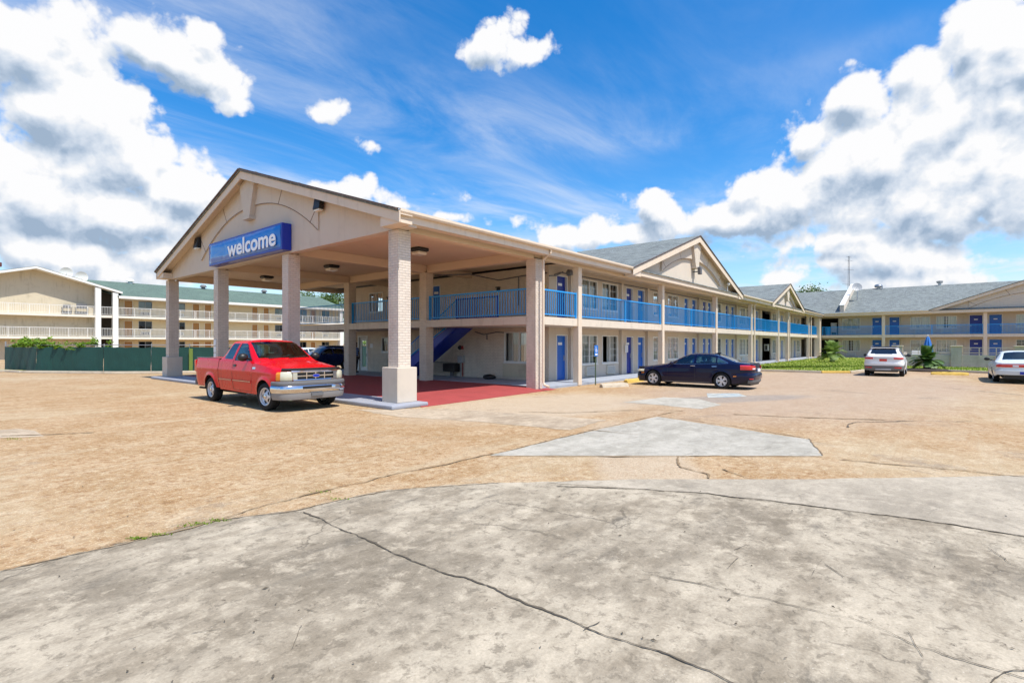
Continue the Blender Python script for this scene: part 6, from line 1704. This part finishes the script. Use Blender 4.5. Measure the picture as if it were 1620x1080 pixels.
for sg in (1, -1): band('headlight', M['lens'], SED, splan, [(-.04,.60),(.0,.60),(.008,.64),(-.05,.70),(-.09,.70)], min(sg*.50, sg*.87), max(sg*.50, sg*.87))
band('grille', M['chrome'], SED, splan, [(-.02,.62),(.012,.62),(.012,.65),(-.02,.66)], -.49, .49); band('air_intake', M['black'], SED, splan, [(-.02,.30),(.006,.30),(.008,.44),(-.02,.45)], -.6, .6)
band.flip = True
rplan = [(0,-3.985),(.10,-3.985),(.42,-3.965),(.66,-3.90),(.79,-3.75),(.87,-3.45)]
rb = [(0,-4.035),(.42,-4.01),(.66,-3.95),(.80,-3.80),(.885,-3.42)]
band('rear_bumper', M['paint_navy'], SED, rb, [(-.12,.40),(-.02,.38),(.012,.48),(.014,.60),(-.02,.655),(-.12,.66)])
band('rear_diffuser', M['grey'], SED, rb, [(-.14,.25),(-.07,.25),(-.02,.32),(-.02,.378),(-.14,.378)], -.78, .78)
for sg in (1, -1):
    a, b = min(sg*.40, sg*.845), max(sg*.40, sg*.845)
    band('tail_light', M['tail_red'], SED, rplan, [(-.05,.78),(.02,.78),(.036,.84),(.03,.93),(-.03,.965),(-.08,.965)], a, b)
    a, b = min(sg*.44, sg*.62), max(sg*.44, sg*.62); band('reverse_light', M['plate'], SED, rplan, [(.02,.80),(.040,.805),(.042,.845),(.02,.85)], a, b)
    band('reflector', M['tail_red'], SED, rb, [(-.02,.42),(.018,.42),(.018,.45),(-.02,.45)], min(sg*.62, sg*.76), max(sg*.62, sg*.76))
band('boot_lip', M['black'], SED, [(0,-3.97),(.40,-3.95),(.60,-3.89)], [(-.04,1.025),(.02,1.03),(.025,1.045),(-.04,1.045)])
band('licence_plate', M['plate'], SED, rplan, [(.0,.70),(.05,.70),(.05,.82),(.0,.82)], -.16, .16)
band.flip = False
m = MB(); m.hexa([(-2.52,-.03,1.375),(-2.30,-.03,1.40),(-2.30,.03,1.40),(-2.52,.03,1.375),(-2.60,-.012,1.435),(-2.50,-.012,1.44),(-2.50,.012,1.44),(-2.60,.012,1.435)]); m.build('roof_fin', M['black'], SED, local=True)
for sg in (1, -1): mirror(SED, -.86, .98, .985, sg, 'paint_navy', .8, (.11, .13, .085))
for x in (0.0, -2.86):
    for sg in (1, -1): wheel(SED, x, sg*.79, .325, .215, 'five', sg)
for x in (-1.75,): 
    for y in (-.36, .36): seat(SED, x, y, .42, 'black')
m = MB(); m.box(-2.75, -2.5, -.55, .55, .55, 1.0); m.build('rear_bench', M['black'], SED, local=True, bevel=.05)
loc_box('dashboard', 'black', SED, (-1.1, -.62, -.68, .68, .55, .90), .04); steering(SED, -1.22, .36, .90)

# ---------------------------------------------------------------- white SUV seen from behind
SUV = thing('suv', 'white compact suv with dark roof and grey lower bumper parked beside the lawn', 'car', (38.35, 2.35, 0), 0)
K = {'zl': [(.85,.35),(.4,.28),(-2.6,.28),(-3.45,.42)],
     'zs': [(.85,.80),(.5,.92),(-.5,1.02),(-2.6,1.08),(-3.45,1.06)],
     'wm': [(.86,.10),(.84,.45),(.74,.72),(.5,.86),(.1,.905),(-2.75,.905),(-3.10,.88),(-3.32,.80),(-3.42,.62),(-3.455,.30),(-3.46,.1)],
     'ws': [(.86,.08),(.84,.42),(.74,.68),(.5,.80),(.1,.84),(-2.75,.85),(-3.10,.82),(-3.32,.74),(-3.42,.58),(-3.455,.28),(-3.46,.08)],
     'wb': [(.86,.08),(.84,.42),(.74,.66),(.5,.79),(.1,.83),(-2.75,.85),(-3.10,.83),(-3.32,.76),(-3.42,.60),(-3.455,.29),(-3.46,.09)],
     'zte': [(.86,.84),(.5,.98),(-.5,1.08),(-.62,1.12),(-1.25,1.50),(-1.5,1.56),(-2.7,1.54),(-3.05,1.50),(-3.28,1.20),(-3.46,1.09)],
     'wt': [(.86,.07),(.84,.38),(.74,.58),(.5,.70),(-.5,.75),(-1.25,.63),(-1.5,.60),(-2.7,.60),(-3.05,.60),(-3.28,.70),(-3.42,.56),(-3.455,.27),(-3.46,.08)],
     'zt': [(.86,.86),(.5,1.02),(-.4,1.12),(-.55,1.15),(-1.2,1.56),(-1.5,1.63),(-2.6,1.62),(-3.0,1.57),(-3.24,1.24),(-3.46,1.10)]}
suv = Car(K, (0.0, -2.64), .345, .405, step=.022, flare=.02, crease=[(.98, .012, .04)])
sw = [[(-.72,1.08),(-1.26,1.45),(-1.62,1.50),(-1.64,1.08)], [(-1.72,1.09),(-1.70,1.50),(-2.45,1.48),(-2.50,1.10)], [(-2.56,1.12),(-2.54,1.46),(-2.86,1.40),(-2.95,1.20)]]
suv.body('body', M['paint_white'], SUV, sw, [(-1.22, -.58, .93), (-3.26, -2.97, .88)], glass='glass_car_dark')
underbody(SUV, suv, .62, .25, .95)
m = MB(); m.box(-2.95, -1.35, -.575, .575, 1.60, 1.645); m.build('roof_panel', M['black'], SUV, local=True, bevel=.02)
for sg in (1, -1): m = MB(); m.tube([(-1.3, sg*.60, 1.62), (-1.5, sg*.61, 1.66), (-2.7, sg*.61, 1.65), (-2.9, sg*.60, 1.59)], .02, 6); m.build('roof_rail', M['grey'], SUV, local=True)
band.flip = True
rp = [(0,-3.46),(.30,-3.455),(.62,-3.42),(.80,-3.32),(.88,-3.10)]; rb = [(0,-3.54),(.30,-3.53),(.62,-3.49),(.82,-3.38),(.905,-3.05)]
band('rear_bumper', M['paint_white'], SUV, rb, [(-.12,.60),(.0,.60),(.012,.66),(.0,.74),(-.12,.75)])
band('lower_bumper', M['grey'], SUV, rb, [(-.14,.33),(-.04,.33),(.0,.45),(.0,.598),(-.14,.598)])
band('skid_plate', M['lightgrey'], SUV, rb, [(-.08,.34),(.0,.35),(.012,.40),(.0,.43),(-.08,.43)], -.35, .35)
for sg in (1, -1):
    band('tail_light', M['tail_red'], SUV, rp, [(-.03,.95),(.02,.95),(.03,.99),(.02,1.045),(-.03,1.05)], min(sg*.46, sg*.86), max(sg*.46, sg*.86))
    band('reflector', M['tail_red'], SUV, rb, [(.0,.46),(.012,.46),(.012,.52),(.0,.52)], min(sg*.5, sg*.80), max(sg*.5, sg*.80))
band('licence_plate', M['tail_red'], SUV, rp, [(.0,.84),(.03,.84),(.03,.96),(.0,.96)], -.17, .17)
band('tailgate_trim', M['lightgrey'], SUV, rp, [(.0,.985),(.022,.985),(.022,1.01),(.0,1.01)], -.42, .42)
m = MB(); m.box(-3.12, -2.96, -.60, .60, 1.545, 1.585); m.build('spoiler', M['paint_white'], SUV, local=True, bevel=.015)
band.flip = False
for sg in (1, -1): mirror(SUV, -.85, 1.02, 1.12, sg, 'black', .95)
for x in (0.0, -2.64):
    for sg in (1, -1): wheel(SUV, x, sg*.79, .345, .22, 'multi', sg)

# ---------------------------------------------------------------- pale saloon at the right edge
SAL = thing('sedan', 'old pale silver sedan with full width red tail light at the right edge', 'car', (36.6, -2.95, 0), 0)
K = {'zl': [(.95,.32),(.5,.24),(-2.9,.25),(-3.6,.32),(-4.42,.45)],
     'zs': [(.95,.68),(.5,.80),(-.6,.90),(-3.0,.95),(-3.6,.95),(-4.42,.92)],
     'wm': [(.96,.20),(.93,.60),(.82,.82),(.5,.94),(0,.98),(-3.2,.98),(-3.9,.95),(-4.25,.90),(-4.38,.80),(-4.43,.50),(-4.44,.1)],
     'ws': [(.96,.18),(.93,.55),(.82,.76),(.5,.88),(0,.91),(-3.2,.91),(-3.9,.88),(-4.25,.83),(-4.38,.74),(-4.43,.46),(-4.44,.08)],
     'wb': [(.96,.18),(.93,.55),(.82,.76),(.5,.86),(0,.90),(-3.2,.91),(-3.9,.88),(-4.25,.83),(-4.38,.75),(-4.43,.47),(-4.44,.09)],
     'zte': [(.96,.72),(.5,.85),(-.6,.95),(-.78,.99),(-1.5,1.36),(-1.75,1.41),(-2.6,1.41),(-2.85,1.36),(-3.35,1.03),(-3.5,1.0),(-4.25,.97),(-4.44,.93)],
     'wt': [(.96,.16),(.93,.48),(.82,.68),(.5,.78),(-.6,.82),(-.78,.81),(-1.5,.66),(-1.75,.63),(-2.6,.63),(-2.9,.66),(-3.4,.76),(-4.25,.74),(-4.38,.66),(-4.43,.42),(-4.44,.08)],
     'zt': [(.96,.74),(.5,.89),(-.5,1.0),(-.7,1.03),(-1.45,1.42),(-1.75,1.47),(-2.5,1.47),(-2.8,1.42),(-3.38,1.06),(-3.55,1.02),(-4.25,.985),(-4.44,.94)]}
sal = Car(K, (0.0, -2.92), .335, .385, step=.024, flare=.01)
sw = [[(-.88,.98),(-1.50,1.32),(-1.86,1.36),(-1.88,.98)], [(-1.96,.98),(-1.94,1.36),(-2.55,1.36),(-2.95,1.10),(-3.0,.99)]]
sal.body('body', M['paint_pale'], SAL, sw, [(-1.46, -.72, .94), (-3.36, -2.78, .90)], glass='glass_car')
underbody(SAL, sal, .66, .22, .85)
band.flip = True
rp = [(0,-4.44),(.10,-4.44),(.50,-4.43),(.80,-4.38),(.90,-4.25),(.95,-3.9)]; rb = [(0,-4.56),(.5,-4.55),(.82,-4.50),(.94,-4.36),(.975,-3.95)]
band('rear_bumper', M['paint_pale'], SAL, rb, [(-.16,.40),(.0,.40),(.014,.50),(.010,.60),(-.16,.62)])
for sg in (1, -1): band('tail_light', M['tail_red'], SAL, rp, [(-.03,.74),(.03,.74),(.035,.79),(.03,.86),(-.03,.87)], min(sg*.40, sg*.90), max(sg*.40, sg*.90)); band('reverse_light', M['plate'], SAL, rp, [(.031,.76),(.041,.76),(.041,.84),(.031,.84)], min(sg*.20, sg*.39), max(sg*.20, sg*.39))
band('tail_panel', M['tail_red'], SAL, rp, [(-.03,.742),(.026,.742),(.03,.79),(.026,.858),(-.03,.868)], -.398, .398)
band('licence_plate', M['signblue'], SAL, rb, [(.005,.43),(.03,.43),(.03,.55),(.005,.55)], -.17, .17)
band.flip = False
sal.line('door_seam', M['black'], SAL, [(-1.92,.34),(-1.92,.96)], .01); sal.line('side_moulding', M['lightgrey'], SAL, [(.3,.60),(-3.9,.60)], .05, .012)
for sg in (1, -1): mirror(SAL, -.98, 1.06, 1.03, sg, 'black', .9)
for x in (0.0, -2.92):
    for sg in (1, -1): wheel(SAL, x, sg*.84, .335, .22, 'multi', sg)
loc_box('rear_bench', 'curtain', SAL, (-3.0, -2.75, -.65, .65, .6, 1.1), .05)
for y in (-.4, .4): seat(SAL, -1.9, y, .5, 'lightgrey')

# ---------------------------------------------------------------- cars behind the pickup
BLU = copy_tree(SUV); 
BLU.location = (18.3, 33.4, 0); BLU.rotation_euler = (0, 0, R(180)); BASE[BLU] = None
tag(BLU, 'dark blue suv standing behind the drive-through, half hidden by the columns', 'car')
for c in BLU.children:
    if c.data and c.data.materials and c.data.materials[0].name.startswith('white_car'):
        c.data = c.data.copy(); c.data.materials[0] = M['paint_blue']
WHT = copy_tree(SAL)
WHT.location = (20.5, 41.0, 0); WHT.rotation_euler = (0, 0, R(180)); tag(WHT, 'pale sedan behind the red pickup, roof only in view', 'car')
# ------------------------------------------------------------------ person half hidden by the brick column
def skin_body(name, verts, edges, radii, mat, parent, sub=2):
    me = bpy.data.meshes.new(name); me.from_pydata(verts, edges, []); me.update()
    o = bpy.data.objects.new(name, me); col.objects.link(o)
    sk = o.modifiers.new('skin', 'SKIN'); sk.use_smooth_shade = True
    lay = me.skin_vertices[0] if me.skin_vertices else None
    if lay is None:
        bm = bmesh.new(); bm.from_mesh(me); bm.verts.layers.skin.verify(); bm.to_mesh(me); bm.free(); lay = me.skin_vertices[0]
    for i, r in enumerate(radii): lay.data[i].radius = (r, r) if not isinstance(r, tuple) else r
    lay.data[0].use_root = True
    ss = o.modifiers.new('sub', 'SUBSURF'); ss.levels = sub; ss.render_levels = sub
    bpy.context.view_layer.update()
    dg = bpy.context.evaluated_depsgraph_get(); me2 = bpy.data.meshes.new_from_object(o.evaluated_get(dg)); bpy.data.objects.remove(o)
    me2.name = name; me2.materials.clear(); me2.materials.append(mat)
    for q in me2.polygons: q.use_smooth = True
    o2 = bpy.data.objects.new(name, me2); col.objects.link(o2); o2.parent = parent
    return o2
px_, py_ = 17.62, 26.35
PER = thing('person', 'person in blue striped shirt and dark trousers standing by the lobby door behind a column', 'person', (px_, py_, ZF), R(200))
B = [((0,0,.92),(.15,.11)),((0,0,1.10),(.145,.10)),((0,.0,1.30),(.165,.105)),((0,0,1.42),(.12,.085)),((0,.01,1.49),(.052,.052)),((0,.02,1.60),(.075,.09)),((0,.015,1.70),(.068,.08)),
     ((.19,0,1.39),.055),((.25,.02,1.12),.042),((.24,.14,.90),.033),((.235,.20,.83),.028),
     ((-.19,0,1.39),.055),((-.25,.02,1.12),.042),((-.25,.06,.88),.033),((-.25,.08,.80),.028),
     ((.09,0,.84),.095),((.10,.03,.48),.065),((.10,-.01,.10),.043),((.10,.13,.04),.036),
     ((-.09,0,.84),.095),((-.11,-.02,.48),.065),((-.11,-.06,.10),.043),((-.11,.08,.04),.036)]
E_ = [(0,1),(1,2),(2,3),(3,4),(4,5),(5,6),(3,7),(7,8),(8,9),(9,10),(3,11),(11,12),(12,13),(13,14),(0,15),(15,16),(16,17),(17,18),(0,19),(19,20),(20,21),(21,22)]
skin_body('body', [b[0] for b in B], E_, [b[1] for b in B], M['skin'], PER)
for sg, hx, hy, hz in ((1, .235, .20, .83), (-1, -.25, .08, .80)):
    for k, (dx, l) in enumerate(((-.028, .075), (-.010, .085), (.010, .08), (.027, .062))):
        skin_body('finger', [(hx+dx*.8, hy+.01, hz-.02), (hx+dx, hy+.02, hz-.02-l*.6), (hx+dx, hy+.035, hz-.02-l)], [(0,1),(1,2)], [.011, .0095, .008], M['skin'], PER, 1)
    skin_body('thumb', [(hx-sg*.02, hy+.03, hz-.0), (hx-sg*.035, hy+.055, hz-.035), (hx-sg*.03, hy+.065, hz-.065)], [(0,1),(1,2)], [.012, .010, .008], M['skin'], PER, 1)
ms, ts, bs, pos = new_mat('blue_striped_cloth'); z_ = ts.sep(pos)[2]
wv = ts.math('FRACT', ts.math('MULTIPLY', z_, 9.0)); ts.put(bs.inputs['Base Color'], ts.mix(ts.math('GREATER_THAN', wv, .68), (.02, .06, .28), (.45, .55, .75))); bs.inputs['Roughness'].default_value = .9
skin_body('shirt', [(0,0,.90),(0,0,1.10),(0,0,1.30),(0,0,1.42),(.19,0,1.39),(.235,.015,1.20),(-.19,0,1.39),(-.235,.015,1.20)], [(0,1),(1,2),(2,3),(3,4),(4,5),(3,6),(6,7)], [(.175,.135),(.165,.12),(.185,.125),(.135,.10),.072,.066,.072,.066], ms, PER)
mt = simple('dark_trouser_cloth', (.02, .012, .014), .9)
skin_body('trousers', [(0,0,.92),(.09,0,.84),(.10,.03,.48),(.10,-.01,.10),(-.09,0,.84),(-.11,-.02,.48),(-.11,-.06,.10)], [(0,1),(1,2),(2,3),(0,4),(4,5),(5,6)], [(.165,.125),.112,.085,.062,.112,.085,.062], mt, PER)
for sg, x, y in ((1, .10, .05), (-1, -.11, .0)):
    skin_body('shoe', [(x, y-.07, .05), (x, y+.06, .045), (x, y+.13, .035)], [(0,1),(1,2)], [.05, .047, .035], M['black'], PER, 2)
bm = bmesh.new(); bmesh.ops.create_uvsphere(bm, u_segments=20, v_segments=14, radius=1)
for v in list(bm.verts):
    c = v.co; v.co = Vector((c.x*.088, c.y*.104+.005, c.z*.085+1.685))
bmesh.ops.delete(bm, geom=[v for v in bm.verts if v.co.y > .045 and v.co.z < 1.70], context='VERTS')
me = bpy.data.meshes.new('hair'); bm.to_mesh(me); bm.free(); me.materials.append(M['black']); o = bpy.data.objects.new('hair', me); col.objects.link(o); o.parent = PER
for s_ in (1, -1):
    m = MB(); m.lathe([(.001, -.012), (.016, -.008), (.018, 0), (.012, .008), (.001, .01)], (s_*.03, .098, 1.63), 'y', 10); m.build('eye', M['plate'], PER, local=True, smooth=True)
    m = MB(); m.lathe([(.001, -.008), (.028, -.004), (.032, .004), (.001, .008)], (s_*.08, .015, 1.615), 'x', 10); m.build('ear', M['skin'], PER, local=True, smooth=True)
m = MB(); m.hexa([(-.018,.098,1.575),(.018,.098,1.575),(.01,.09,1.575),(-.01,.09,1.575),(-.006,.105,1.63),(.006,.105,1.63),(.005,.09,1.63),(-.005,.09,1.63)]); m.build('nose', M['skin'], PER, local=True, bevel=.005)
m = MB(); m.box(-.024, .024, .092, .104, 1.545, 1.555); m.build('mouth', M['pipe_red'], PER, local=True, bevel=.003)
